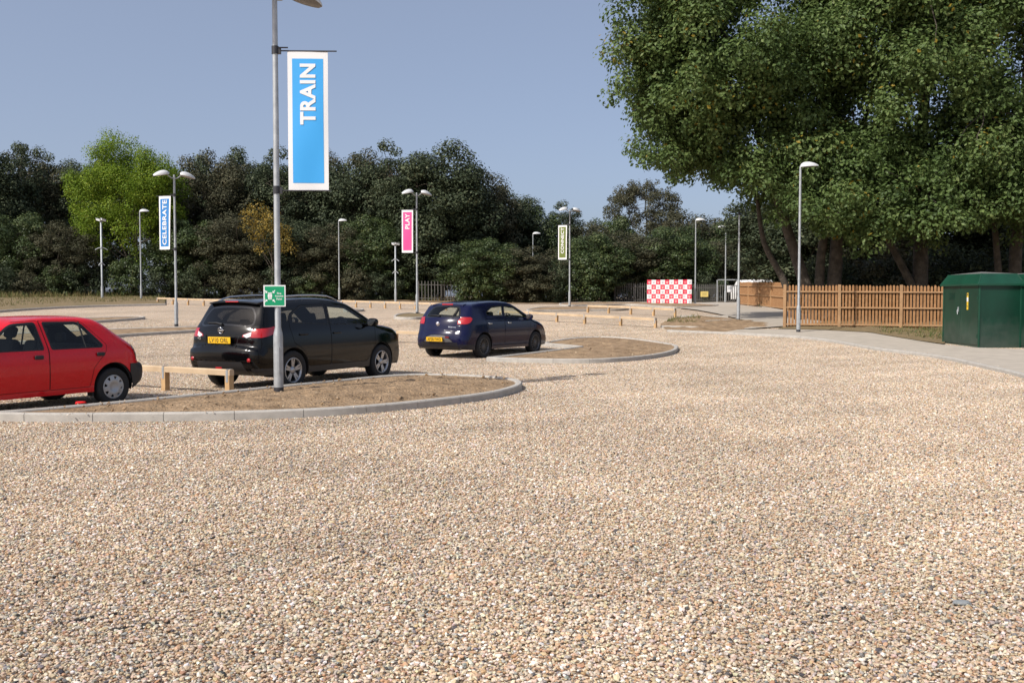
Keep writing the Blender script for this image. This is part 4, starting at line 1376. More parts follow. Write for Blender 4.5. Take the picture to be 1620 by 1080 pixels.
class Car:
    """spec: sil (front bottom -> bonnet -> roof -> rear bottom), W(x,z), arches, sill, side and band features"""
    def __init__(self, spec):
        self.sp = spec
        self.S = catmull(spec['sil'], .03, spec.get('corner', ()))
        d = np.hypot(*np.diff(self.S[:, :2], axis=0).T)
        self.s = np.concatenate([[0], np.cumsum(d)])
        t = np.gradient(self.S[:, :2], axis=0); t /= np.hypot(t[:, 0], t[:, 1])[:, None]
        self.N = np.stack([t[:, 1], -t[:, 0]], -1)
        # outward normal: the path runs front -> up -> back
        c = self.S[:, :2].mean(0)
        if np.sum(self.N * (self.S[:, :2] - c)) < 0: self.N = -self.N
        self.yE = spec['W'](self.S[:, 0], self.S[:, 1]) - self.S[:, 2]
    def side_y(self, x, z):
        A = self.S[:-1, :2]; B = self.S[1:, :2]; AB = B - A; L2 = (AB ** 2).sum(1)
        px = x[:, None] - A[None, :, 0]; pz = z[:, None] - A[None, :, 1]
        t = np.clip((px * AB[:, 0] + pz * AB[:, 1]) / L2, 0, 1)
        dx = px - t * AB[:, 0]; dz = pz - t * AB[:, 1]
        D = np.hypot(dx, dz); k = D.argmin(1); i = np.arange(len(x))
        d = D[i, k]; tt = t[i, k]
        r = self.S[k, 2] * (1 - tt) + self.S[k + 1, 2] * tt
        q = np.clip(r - d, 0, None)
        return self.sp['W'](x, z) - r + np.sqrt(np.clip(r * r - q * q, 0, None))
    def band_pt(self, s, y):
        f = lambda a: np.interp(s, self.s, a)
        x, z, bow = f(self.S[:, 0]), f(self.S[:, 1]), f(self.S[:, 3])
        nx, nz = f(self.N[:, 0]), f(self.N[:, 1])
        ye = f(self.yE)
        u = np.clip(y / ye, -1, 1)
        o = bow * (1 - u * u)
        return np.stack([x + nx * o, y, z + nz * o], -1)
    def s_at(self, z, rear=True, near=None):
        """arc length of the point of the front/rear outline at height z"""
        top = self.S[:, 1].argmax()
        if rear:
            zz, ss = self.S[top:, 1], self.s[top:]
            return float(np.interp(-z, -zz, ss))
        return float(np.interp(z, self.S[:top + 1, 1], self.s[:top + 1]))
    def s_x(self, x):
        """arc length on the upper outline at x (for bonnet, roof)"""
        a = self.S[:, 0].argmax(); b = self.S[:, 0].argmin()
        return float(np.interp(-x, -self.S[a:b + 1, 0], self.s[a:b + 1]))
    def build(self, root):
        sp = self.sp
        parts = {}                      # label -> list of (V, T)
        def put(label, V, T): parts.setdefault(label, []).append((V, T))
        # ---------- sides
        bottom = []
        xf, xr = self.S[0, 0], self.S[-1, 0]
        zs = sp['sill']
        arcs = sorted(sp['arches'], key=lambda a: a[0])
        bottom.append((xr, self.S[-1, 1]))
        for (xa, za, ra) in arcs:
            a0 = math.asin(min(1, max(-1, (zs - za) / ra)))
            first = [(xa + ra * math.cos(a), za + ra * math.sin(a)) for a in np.linspace(math.pi - a0, a0, 22)]
            bottom += first
        bottom.append((xf, self.S[0, 1]))
        bottom = dense(bottom[1:-1], .06, closed=False) + [bottom[-2]]
        outline = [tuple(p) for p in self.S[:, :2]] + bottom
        free = []
        for dd in (.04, .14, .32, .6, 1.0):
            free += [tuple(p) for p in (self.S[:, :2] - self.N * (self.S[:, 2] * dd)[:, None])[::1]]
        xs = np.arange(self.S[:, 0].min(), self.S[:, 0].max(), .055); zz = np.arange(.1, self.S[:, 1].max(), .045)
        X, Z = np.meshgrid(xs, zz); X[::2] += .0275
        free += list(zip(X.ravel(), Z.ravel()))
        feats, tests = [], []
        for ft in sp['side']:
            poly = dense(round_poly(ft['poly'], ft.get('round', .05)), .05)
            if ft.get('ring'):
                w, rl = ft['ring']
                inn = inset(poly, w)
                feats += [poly, inn]; tests.append((inn, ft['name'])); tests.append((poly, rl))
            else:
                feats.append(poly); tests.append((poly, ft['name']))
        for ln in sp.get('bands', []):        # horizontal splits: (zlow, zhigh, label, xmin, xmax)
            poly = dense([(ln[3], ln[0]), (ln[4], ln[0]), (ln[4], ln[1]), (ln[3], ln[1])], .05)
            cl = [p for p in poly]
            feats.append(cl); tests.append((cl, ln[2]))
        # features may reach past the outline: keep only the part inside by clipping in the triangulation
        Q, T = cdt(outline, feats, free)
        y = self.side_y(Q[:, 0], Q[:, 1])
        cen = Q[T].mean(1)
        lab = np.full(len(T), 'body', dtype=object)
        done = np.zeros(len(T), bool)
        for poly, nm in tests:
            m = inside(poly, cen[:, 0], cen[:, 1]) & ~done
            lab[m] = nm; done |= m
        for side in (1, -1):
            V = np.stack([Q[:, 0], side * y, Q[:, 1]], -1)
            a, b, c = (V[T[:, k]] for k in range(3))
            nrm = np.cross(b - a, c - a)
            flip = (nrm[:, 1] * side) < 0
            TT = T.copy(); TT[flip] = TT[flip][:, ::-1]
            for nm in set(lab):
                key = nm if nm in sp['merged'] else (nm, side)
                put(key, V, TT[lab == nm])
        # ---------- band over bonnet, roof and tail
        s, yE = self.s, self.yE
        outline = [(a, -b) for a, b in zip(s, yE)] + [(a, b) for a, b in zip(s[::-1], yE[::-1])]
        # ends
        e0 = [(s[0], v) for v in np.linspace(yE[0], -yE[0], 16)[1:-1]]; e1 = [(s[-1], v) for v in np.linspace(-yE[-1], yE[-1], 16)[1:-1]]
        n_ = len(s)
        outline = outline[:n_] + e1 + outline[n_:] + e0
        free = []
        for i in range(len(s)):
            k = 18
            for j in range(1, k):
                free.append((s[i], -yE[i] + 2 * yE[i] * (j + (.25 if i % 2 else -.25)) / k))
        feats, tests = [], []
        for ft in sp['band'](self):
            poly = dense(round_poly(ft['poly'], ft.get('round', .05)), .05)
            # keep inside the band
            poly = [(a, float(np.clip(b, -np.interp(a, s, yE) + .0, np.interp(a, s, yE) - .0))) for a, b in poly]
            if ft.get('ring'):
                w, rl = ft['ring']; inn = inset(poly, w)
                feats += [poly, inn]; tests.append((inn, ft['name'])); tests.append((poly, rl))
            else:
                feats.append(poly); tests.append((poly, ft['name']))
        Q, T = cdt(outline, feats, free, .008)
        V = self.band_pt(Q[:, 0], Q[:, 1])
        cen = Q[T].mean(1)
        lab = np.full(len(T), 'body', dtype=object); done = np.zeros(len(T), bool)
        for poly, nm in tests:
            m = inside(poly, cen[:, 0], cen[:, 1]) & ~done
            lab[m] = nm; done |= m
        a, b, c = (V[T[:, k]] for k in range(3))
        nrm = np.cross(b - a, c - a); mid = (a + b + c) / 3
        ctr = np.array([self.S[:, 0].mean(), 0, self.S[:, 1].mean()])
        flip = ((mid - ctr) * nrm).sum(1) < 0
        T[flip] = T[flip][:, ::-1]
        for nm in set(lab):
            key = nm
            if isinstance(nm, str) and nm in sp['sided']:
                for sd in (1, -1):
                    m = (lab == nm) & (np.sign(mid[:, 1]) == sd)
                    put((nm, sd), V, T[m])
                continue
            put(key, V, T[lab == nm])
        # ---------- make objects
        objs = {}
        order = sorted(parts, key=lambda k: 0 if k == 'body' else (1 if not isinstance(k, str) and k[0].startswith('door') else 2))
        host = {}
        lining_src = []
        for key in order:
            nm = key if isinstance(key, str) else key[0]
            name, m, parent_key, off = sp['parts'][nm]
            bm = bmesh.new()
            for V, T in parts[key]:
                used = np.unique(T)
                mp = {int(i): bm.verts.new(V[i]) for i in used}
                for t in T:
                    try: bm.faces.new([mp[int(i)] for i in t])
                    except ValueError: pass
            bmesh.ops.remove_doubles(bm, verts=bm.verts, dist=.0012)
            if off:
                bm.normal_update()
                for v in bm.verts: v.co += v.normal * off
            for f in bm.faces: f.smooth = True
            if name not in ('side_window', 'windscreen', 'rear_window'):
                lining_src.append([tuple(v.co.copy() for v in f.verts) for f in bm.faces])
            me = bpy.data.meshes.new(name); bm.to_mesh(me); bm.free()
            me.materials.append(m)
            o = bpy.data.objects.new(name, me)
            par = root
            if parent_key:
                pk = parent_key if parent_key in objs else ((parent_key, key[1]) if not isinstance(key, str) else parent_key)
                par = objs.get(pk, root)
            link(o, par)
            objs[key] = o
        # inner lining of the cabin, 25 mm inside the skin
        bm = bmesh.new()
        for tris in lining_src:
            for t in tris:
                if min(p.z for p in t) > .35: bm.faces.new([bm.verts.new(p) for p in t])
        bmesh.ops.remove_doubles(bm, verts=bm.verts, dist=.006)
        bm.normal_update()
        cx = self.S[:, 0].mean()
        for v in bm.verts:
            v.co = Vector((cx + (v.co.x - cx) * .985, v.co.y * .972, v.co.z - (.022 if v.co.z > .9 else .01)))
        me = bpy.data.meshes.new('cabin_lining'); bm.to_mesh(me); bm.free(); me.materials.append(lining)
        o = bpy.data.objects.new('cabin_lining', me); link(o, root)
        # wheel-arch liners and floor
        m = MB()
        for xa, za, ra in sp['arches']:
            w_ = float(sp['W'](np.array([xa]), np.array([za + .2]))[0])
            for sd in (1, -1):
                k = 20
                vs = []
                for a in np.linspace(math.pi + .25, -.25, k):
                    x, z = xa + (ra + .0) * math.cos(a), za + ra * math.sin(a)
                    yo = float(self.side_y(np.array([x]), np.array([max(z, zs)]))[0]) - .004
                    vs += [(x, sd * yo, z), (x, sd * (w_ - .34), z)]
                m.add(vs, [(2 * i, 2 * i + 1, 2 * i + 3, 2 * i + 2) for i in range(k - 1)], True)
                m.add([vs[2 * i + 1] for i in range(k)], [tuple(range(k))])
        x0, x1 = self.S[-1, 0] + .05, self.S[0, 0] - .05
        m.box(((x0 + x1) / 2, 0, zs + .03), (x1 - x0, 2 * sp['half'] - .78, .06))
        ar = sorted(sp['arches'])
        xa, xb = ar[0][0] + ar[0][2], ar[1][0] - ar[1][2]
        m.box(((xa + xb) / 2, 0, zs + .025), (xb - xa, 2 * sp['half'] - .16, .05))
        m.box(((x0 + ar[0][0] - ar[0][2]) / 2, 0, zs + .075), (ar[0][0] - ar[0][2] - x0, 2 * sp['half'] - .5, .05))
        m.build('underbody', under_mat, root)
        return objs

def wheel_mesh(Rw, width, rim_r, kind):
    """returns (tyre MB, rim MB list of (name, MB, material)); axle along +y, outer face towards -y"""
    ty = MB(); M = Matrix.Rotation(math.pi / 2, 3, 'X')
    h = width / 2
    prof = [(rim_r, -h * .86), (rim_r + .02, -h * .98), (Rw * .90, -h), (Rw * .97, -h * .88), (Rw, -h * .6), (Rw, 0), (Rw, h * .6), (Rw * .97, h * .88), (Rw * .90, h), (rim_r + .02, h * .98), (rim_r, h * .86)]
    ty.lathe(prof, 40, M)
    rim = MB()
    # barrel and lip: outer side has z -> -y after the turn, so outer = +z in lathe space
    rim.lathe([(rim_r, h * .86), (rim_r - .008, h * .93), (rim_r - .022, h * .86), (rim_r - .03, h * .4), (rim_r - .035, -h * .8)], 40, M)
    extra = []
    back = MB(); back.lathe([(rim_r - .034, -h * .1), (.0, -h * .1)], 32, M)
    def spoke(a, w0, w1, r0, r1, z0, z1, tk=.022):
        ca, sa = math.cos(a), math.sin(a)
        vs = []
        for (r, w, z) in ((r0, w0, z0), (r1, w1, z1)):
            for sx in (-1, 1):
                x = r * ca - sx * w * sa; y = r * sa + sx * w * ca
                vs += [M @ Vector((x, y, z - tk)), M @ Vector((x - 0, y, z))]
        rim.add(vs, [(1, 3, 7, 5), (0, 4, 6, 2), (0, 1, 5, 4), (2, 6, 7, 3), (0, 2, 3, 1), (4, 5, 7, 6)])
    zo = h * .80
    if kind == 'five':
        for k in range(5):
            for dl in (-.20, .20):
                a = 2 * math.pi * k / 5 + .3
                spoke(a + dl * .75, .022, .017, .045, rim_r - .012, zo - .010, zo + .0)
        rim.lathe([(.07, zo - .03), (.066, zo - .004), (.03, zo + .004), (0, zo + .004)], 20, M)
    elif kind == 'multi':
        for k in range(14):
            spoke(2 * math.pi * k / 14 + .1, .012, .009, .05, rim_r - .012, zo - .012, zo)
        rim.lathe([(.06, zo - .03), (.056, zo - .006), (.03, zo), (0, zo)], 20, M)
    else:
        # pressed cover with eight trapezoid holes
        rim.lathe([(rim_r * .66, zo + .016), (rim_r * .40, zo + .026), (rim_r * .37, zo + .020), (.0, zo + .022)], 32, M)
        rim.lathe([(rim_r * .99, zo - .0), (rim_r * .90, zo + .008), (rim_r * .89, zo - .014)], 32, M)
        for k in range(8):
            a0 = 2 * math.pi * k / 8 + .2
            n = 5; vs = []
            for j in range(n):
                u = j / (n - 1)
                r = rim_r * (.64 + .27 * u); hw = (.22 - .03 * math.sin(u * math.pi) * 0 + .10 * (1 - u))
                vs += [M @ Vector((r * math.cos(a0 - hw), r * math.sin(a0 - hw), zo + .016 - .008 * u)), M @ Vector((r * math.cos(a0), r * math.sin(a0), zo + .021 - .010 * u)), M @ Vector((r * math.cos(a0 + hw), r * math.sin(a0 + hw), zo + .016 - .008 * u))]
            rim.add(vs, [(j * 3 + i, j * 3 + i + 1, (j + 1) * 3 + i + 1, (j + 1) * 3 + i) for j in range(n - 1) for i in range(2)], True)
    return ty, rim, back

def add_wheels(root, xs, half_track, Rw, width, rim_r, kind, rim_m):
    ty, rim, back = wheel_mesh(Rw, width, rim_r, kind)
    tm = ty.mesh('tyre', rubber); rmesh = rim.mesh('rim', rim_m); bmesh_ = back.mesh('brake_disc', under_mat)
    for x in xs:
        for sd in (-1, 1):
            w = bpy.data.objects.new('wheel', tm); w.location = (x, sd * half_track, Rw - .012)
            w.rotation_euler = (0, .6 * x, 0 if sd < 0 else math.pi)
            link(w, root)
            r_ = bpy.data.objects.new('rim', rmesh); link(r_, w)
            b_ = bpy.data.objects.new('brake_disc', bmesh_); link(b_, w)

def seat(root, x, y, z, wide=.48, back=.60, tilt=.30, head=True):
    m = MB()
    M = Matrix.Rotation(-tilt, 3, 'Y')
    m.box(Vector((x, y, z)) + M @ Vector((0, 0, back / 2)), (.15, wide, back), M, .06)
    m.box((x + .24, y, z), (.48, wide, .15), None, .05)
    s = m.build('seat', seat_cloth, root)
    if head:
        h = MB(); h.box(Vector((x, y, z)) + M @ Vector((0, 0, back + .11)), (.09, .25, .17), M, .04)
        h.box(Vector((x, y, z)) + M @ Vector((0, 0, back + .01)), (.02, .12, .06), M)
        h.build('headrest', seat_cloth, s)

def add_cabin(root, dash_x, belt, seats_x, bench_x, floor_z, half, wheel_x):
    m = MB(); m.box((dash_x, 0, belt - .16), (.46, half * 1.66, .30), None, .08); m.build('dashboard', lining, root)
    for y in (-.36, .36): seat(root, seats_x, y, floor_z + .28, .48, .60)
    seat(root, bench_x, 0, floor_z + .30, half * 1.45, .50, .35, False)
    for y in (-.42, .42):
        h = MB(); h.box((bench_x - .24, y, floor_z + .30 + .56), (.08, .22, .14), None, .035); h.build('headrest', seat_cloth, root)
    m = MB()
    M = Matrix.Rotation(-1.15, 3, 'Y')
    pts = [Vector((wheel_x, -.36, belt - .02)) + M @ Vector((.18 * math.cos(a), .18 * math.sin(a), 0)) for a in np.linspace(0, 2 * math.pi, 25)]
    m.tube(pts, .016, 8, cap=False); m.tube([Vector((wheel_x, -.36, belt - .02)), Vector((wheel_x + .25, -.36, belt - .12))], .03, 8)
    for a in (0, 2.1, 4.2): m.tube([Vector((wheel_x, -.36, belt - .02)), Vector((wheel_x, -.36, belt - .02)) + M @ Vector((.17 * math.cos(a), .17 * math.sin(a), 0))], .014, 6)
    m.build('steering_wheel', lining, root)

def wing_mirror(root, x, y, z, sd, m_shell, w=.20, h=.14):
    m = MB()
    bm = bmesh.new(); bmesh.ops.create_uvsphere(bm, u_segments=16, v_segments=10, radius=1)
    vs = []
    for v in bm.verts:
        p = v.co.copy()
        p = Vector((max(p.x, -.25) * .11, math.copysign(abs(p.y) ** .7, p.y) * w / 2, math.copysign(abs(p.z) ** .7, p.z) * h / 2))
        vs.append(p + Vector((x, sd * (y + w / 2), z)))
    bm.verts.index_update()
    m.add(vs, [[v.index for v in f.verts] for f in bm.faces], True); bm.free()
    m.tube([(x + .02, sd * (y - .05), z - h * .35), (x + .03, sd * (y + .05), z - h * .2)], .03, 8)
    o = m.build('wing_mirror', m_shell, root)
    g = MB()
    k = 20
    vs = [(x - .034, sd * (y + w / 2) + math.copysign(abs(math.cos(a)) ** .6, math.cos(a)) * w * .43, z + math.copysign(abs(math.sin(a)) ** .6, math.sin(a)) * h * .41) for a in np.linspace(0, 2 * math.pi, k, endpoint=False)]
    g.add(vs, [tuple(range(k))])
    # tilt the glass slightly outward and down
    for i in range(len(g.v)):
        vx, vy, vz = g.v[i]; g.v[i] = (vx - (vz - z) * .10 + (abs(vy) - (y + w / 2)) * .12, vy, vz)
    g.build('mirror_glass', mirror_mat, o)

def door_handle(root, car, x, z, sd, m_, l=.20, hgt=.032, par=None):
    y = float(car.side_y(np.array([x]), np.array([z]))[0])
    m = MB(); m.box((x, sd * (y + .016), z), (l, .028, hgt), None, .012)
    m.build('door_handle', m_, par or root)

def side_pt(car, x, z, off=.004):
    y = float(car.side_y(np.array([x]), np.array([z]))[0]); return y + off

def number_plate(root, car, zc, word, w=.52, h=.112, yc=0.0, sx=0):
    s0 = car.s_at(zc)
    p = car.band_pt(np.array([s0]), np.array([yc]))[0]
    lo = car.band_pt(np.array([car.s_at(zc - .05)]), np.array([yc]))[0]; hi = car.band_pt(np.array([car.s_at(zc + .05)]), np.array([yc]))[0]
    ang = math.atan2(hi[0] - lo[0], hi[2] - lo[2])
    M = Matrix.Rotation(ang, 3, 'Y')
    c = Vector(p) + Vector((-.035, 0, 0))
    m = MB(); m.box(c, (.012, w, h), M, .003); pl = m.build('number_plate', plate_yellow, root)
    m = MB(); m.box(c + Vector((.024, 0, 0)), (.04, w * .92, h * .8), M, .003); m.build('plate_bracket', black_plastic, pl)
    V, Fc = text_mesh(word, .079, .012, w * .84)
    m = MB(); m.add([c + M @ Vector((-.0085, -x, y)) for x, y, _ in V], Fc); m.build('lettering', plate_ink, pl)
    return pl

def taper_W(half, belt, tumble, xf, cf, xr, cr_, zlow=.65, low=.05, soft=.05):
    def W(x, z):
        x = np.asarray(x, float); z = np.asarray(z, float)
        w = half - np.where(z < zlow, low * ((zlow - z) / .5) ** 2, .03 * ((z - zlow) / .4) ** 2 * (z < belt) + .03 * ((belt - zlow) / .4) ** 2 * (z >= belt))
        q = (z - belt) / soft
        w = w - tumble * soft * np.logaddexp(0, q * 2) / 2
        w = w - cf * np.clip((x - xf[0]) / (xf[1] - xf[0]), 0, 1.1) ** 2
        w = w - cr_ * np.clip((xr[0] - x) / (xr[0] - xr[1]), 0, 1.1) ** 2
        return w
    return W

def finish_car(root, pos, yaw):
    root.location = pos; root.rotation_euler = (0, 0, yaw)

ground_at = lambda x, y: float(gz(x, y)) + .014

# ---------------------------------------------------------------- black crossover
def black_car():
    root = thing('parked_car', 'glossy black crossover with silver roof bars and yellow plate, parked behind the near soil island', 'car')
    bp = paint('black_paint', (.0025, .0025, .003), .10, .22)
    lower = mat('bumper_satin_black', (.020, .020, .022), .42)
    sil = [(3.34, .26, .10, .00), (3.42, .36, .16, .05), (3.47, .52, .22, .10), (3.46, .68, .24, .12), (3.38, .86, .20, .10), (3.18, .985, .14, .06), (2.85, 1.045, .12, .05), (2.56, 1.09, .10, .06),
           (2.20, 1.29, .09, .09), (1.78, 1.505, .09, .07), (1.40, 1.575, .10, .03), (.85, 1.60, .11, .02), (.25, 1.585, .11, .02), (-.30, 1.545, .10, .03), (-.46, 1.505, .07, .05),
           (-.50, 1.46, .08, .06), (-.62, 1.24, .13, .08), (-.735, 1.06, .18, .09), (-.775, .92, .18, .08), (-.785, .785, .18, .07), (-.80, .755, .18, .08), (-.850, .725, .18, .09), (-.872, .62, .18, .08), (-.86, .46, .18, .07), (-.76, .32, .13, .03), (-.66, .27, .08, .0)]
    W = taper_W(.892, 1.06, .45, (2.5, 3.48), .10, (.1, -.85), .07)
    win_f = [(2.34, 1.085), (1.70, 1.435), (1.16, 1.475), (1.08, 1.105)]
    win_r = [(1.02, 1.105), (1.10, 1.478), (.42, 1.462), (.10, 1.33), (.04, 1.16)]
    win_q = [(-.03, 1.185), (.02, 1.30), (.27, 1.418), (.10, 1.42), (-.12, 1.40), (-.26, 1.30)]
    door_f = [(2.42, 1.06), (1.72, 1.455), (1.12, 1.495), (1.05, 1.06), (1.05, .38), (2.15, .38), (2.40, .70)]
    door_r = [(1.05, 1.06), (1.12, 1.495), (.40, 1.48), (.0, 1.30), (-.06, 1.08), (.02, .82), (.30, .66), (.42, .38), (1.05, .38)]
    side = [dict(name='window', poly=win_f, ring=(.016, 'trim_f'), round=.05), dict(name='window_dark', poly=win_r, ring=(.016, 'trim_r'), round=.05), dict(name='window_dark2', poly=win_q, ring=(.014, 'trim_q'), round=.05),
            dict(name='tail', poly=[(-.95, .925), (-.95, 1.055), (-.60, 1.085), (-.33, 1.125), (-.35, 1.02), (-.56, .955), (-.70, .925)], round=.03),
            dict(name='door_f', poly=door_f, ring=(.009, 'gap'), round=.04), dict(name='door_r', poly=door_r, ring=(.009, 'gap'), round=.04)]
    bands = [(.10, .43, 'lower', .40, 2.26), (.10, .40, 'lower', -1.0, -.40)]
    def band(c):
        a = lambda z: c.s_at(z)
        f = []
        f.append(dict(name='rear_window', poly=[(a(1.43), -.47), (a(1.43), .47), (a(1.30), .58), (a(1.135), .62), (a(1.085), .50), (a(1.085), -.50), (a(1.135), -.62), (a(1.30), -.58)], ring=(.03, 'trim_rear'), round=.06))
        for s_ in (1, -1):
            f.append(dict(name='tail', poly=[(a(1.055), s_ * .9), (a(1.04), s_ * .66), (a(.965), s_ * .46), (a(.93), s_ * .45), (a(.925), s_ * .9)], round=.02))
        f.append(dict(name='windscreen', poly=[(c.s_x(2.47), -.68), (c.s_x(2.47), .68), (c.s_x(1.83), .545), (c.s_x(1.83), -.545)], ring=(.03, 'trim_front'), round=.07))
        f.append(dict(name='plate_recess', poly=[(a(.955), -.40), (a(.955), .40), (a(.79), .34), (a(.79), -.34)], ring=(.012, 'gap'), round=.04))
        f.append(dict(name='gapline', poly=[(a(.752), -.60), (a(.752), .60), (a(.742), .60), (a(.742), -.60)], round=.003))
        f.append(dict(name='lower', poly=[(a(.52), -.52), (a(.52), .52), (a(.275), .60), (a(.275), -.60)], round=.04))
        f.append(dict(name='grille', poly=[(c.s_at(.36, False), -.5), (c.s_at(.36, False), .5), (c.s_at(.50, False), .5), (c.s_at(.50, False), -.5)], round=.04))
        for s_ in (1, -1):
            f.append(dict(name='headlight', poly=[(c.s_at(.70, False), s_ * .36), (c.s_at(.74, False), s_ * .66), (c.s_at(.90, False), s_ * .70), (c.s_at(.82, False), s_ * .40)], round=.03))
        return f
    pb = {'body': ('body', bp, None, 0), 'window': ('side_window', clear_glass, 'door_f', 0), 'window_dark': ('side_window', tint_glass, 'door_r', 0), 'window_dark2': ('side_window', tint_glass, None, 0), 'trim_f': ('window_seal', trim_black, 'door_f', .0015), 'trim_r': ('window_seal', trim_black, 'door_r', .0015), 'trim_q': ('window_seal', trim_black, None, .0015),
          'tail': ('tail_light', red_lens, None, .004), 'door_f': ('door', bp, None, 0), 'door_r': ('door', bp, None, 0), 'gap': ('panel_seam', gap_mat, None, -.004), 'lower': ('lower_cladding', lower, None, .003),
          'rear_window': ('rear_window', tint_glass, None, 0), 'trim_rear': ('window_border', gloss_black, None, 0), 'trim_front': ('window_border', gloss_black, None, 0), 'windscreen': ('windscreen', clear_glass, None, 0), 'plate_recess': ('plate_recess', bp, None, -.012),
          'gapline': ('panel_seam', gap_mat, None, -.003), 'grille': ('grille', black_plastic, None, 0), 'headlight': ('headlight', clear_lens, None, .003)}
    sp = dict(sil=sil, W=W, arches=[(0, .33, .405), (2.63, .33, .405)], sill=.27, side=side, bands=bands, band=band, parts=pb, half=.892,
              merged={'body', 'gap', 'lower'}, sided={'tail', 'headlight'})
    c = Car(sp); ob = c.build(root)
    add_wheels(root, (0, 2.63), .785, .345, .215, .225, 'five', alloy)
    add_cabin(root, 2.28, 1.08, 1.28, .42, .28, .80, 1.92)
    for sd in (1, -1):
        wing_mirror(root, 2.16, .895, 1.13, sd, bp, .21, .16)
        for x, d in ((1.20, 'door_f'), (.22, 'door_r')): door_handle(root, c, x + (.02 if d == 'door_f' else .06), .955, sd, bp, .21, par=ob.get((d, sd)))
        # roof bar
        m = MB(); pts = []
        for i in range(13):
            x = 1.62 - i * .165
            zt = float(np.interp(-x, -c.S[10:, 0][:60], c.S[10:, 1][:60])) if False else float(c.band_pt(np.array([c.s_x(x)]), np.array([sd * .52]))[0][2])
            lift = .055 * min(1, math.sin(math.pi * i / 12) * 2.2)
            pts.append((x, sd * (.575 - .02 * (i == 0 or i == 12)), zt - .005 + lift))
        m.tube(pts, .017, 8); m.build('roof_bar', silver, root)
        # clear upper wedge of the tail lamp, and side reflectors
        m = MB()
        s1 = c.s_at
        def bp_(z, y, o=.010):
            p = c.band_pt(np.array([s1(z)]), np.array([sd * y]))[0]; return (p[0] - o, p[1], p[2])
        k = 8
        vs = []
        for i in range(k + 1):
            ye = float(np.interp(s1(1.02), c.s, c.yE)) - .004
            y = .475 + (ye - .475) * i / k
            zt = 1.047 - .085 * max(0, (.66 - y) / .2)
            vs += [bp_(zt - .008, y), bp_(zt - .020 - .062 * min(1, i / k * 2), y)]
        m.add(vs, [(2 * i, 2 * i + 1, 2 * i + 3, 2 * i + 2) for i in range(k)], True)
        if ('tail', sd) in ob: m.build('reversing_lens', clear_lens, ob[('tail', sd)])
        m = MB(); m.lathe([(.036, 0), (.036, .012), (0, .014)], 16, Matrix.Rotation(-math.pi / 2, 3, 'Y'))
        p = bp_(.545, .655, .0)
        for i in range(len(m.v)): m.v[i] = (m.v[i][0] + p[0] + .004, m.v[i][1] + p[1], m.v[i][2] + p[2])
        m.build('reflector', red_lens, root)
    number_plate(root, c, .872, 'LV10 ORL')
    # fog lamp, badge, wiper, brake light, small lettering, exhaust
    p = c.band_pt(np.array([c.s_at(.425)]), np.array([0.0]))[0]
    m = MB(); m.box((p[0] - .004, 0, p[2]), (.03, .15, .055), None, .012); m.build('fog_light', red_lens, root)
    p = c.band_pt(np.array([c.s_at(1.015)]), np.array([0.0]))[0]
    m = MB(); M = Matrix.Rotation(-math.pi / 2 - .25, 3, 'Y')
    m.lathe([(.058, .0), (.060, .012), (.050, .016), (.044, .010)], 24, M); m.box((0, 0, 0), (.02, .13, .026), None, .006)
    for i in range(len(m.v)): m.v[i] = (m.v[i][0] + p[0] - .012, m.v[i][1], m.v[i][2] + p[2])
    m.build('badge', chrome, root)
    m = MB()
    q = [c.band_pt(np.array([c.s_at(z)]), np.array([y]))[0] for z, y in ((1.10, .0), (1.125, .16), (1.14, .40))]
    m.tube([(a[0] - .022, a[1], a[2]) for a in q], [.022, .016, .009], 8); m.build('wiper', black_plastic, root)
    p0 = c.band_pt(np.array([c.s_at(1.462)]), np.array([0.0]))[0]
    # spoiler lip over the rear window with the brake light in it
    m = MB(); n = 12; vs = []
    for i in range(n + 1):
        y = -.56 + 1.12 * i / n
        p = c.band_pt(np.array([c.s_at(1.497)]), np.array([y * .9]))[0]
        vs += [(p[0] + .10, y, p[2] + .040), (p[0] - .07, y, p[2] + .012), (p[0] - .075, y, p[2] - .012), (p[0] + .02, y, p[2] - .02)]
    m.add(vs, [(i * 4 + j, i * 4 + (j + 1) % 4, (i + 1) * 4 + (j + 1) % 4, (i + 1) * 4 + j) for i in range(n) for j in range(4)] + [(0, 1, 2, 3), (n * 4 + 3, n * 4 + 2, n * 4 + 1, n * 4)])
    so = m.build('spoiler', bp, root)
    p = c.band_pt(np.array([c.s_at(1.497)]), np.array([0.0]))[0]
    m = MB(); m.box((p[0] - .074, 0, p[2] + .0), (.012, .30, .022), None, .004); m.build('brake_light', red_lens, so)
    V, Fc = text_mesh('+2', .05, .01)
    p = c.band_pt(np.array([c.s_at(.90)]), np.array([.56]))[0]
    m = MB(); m.add([(p[0] - .012, p[1] - x, p[2] + y) for x, y, _ in V], Fc); m.build('lettering', chrome, root)
    finish_car(root, Vector((-4.62, 17.75, ground_at(-4.62, 17.75))), 1.075)
    return root

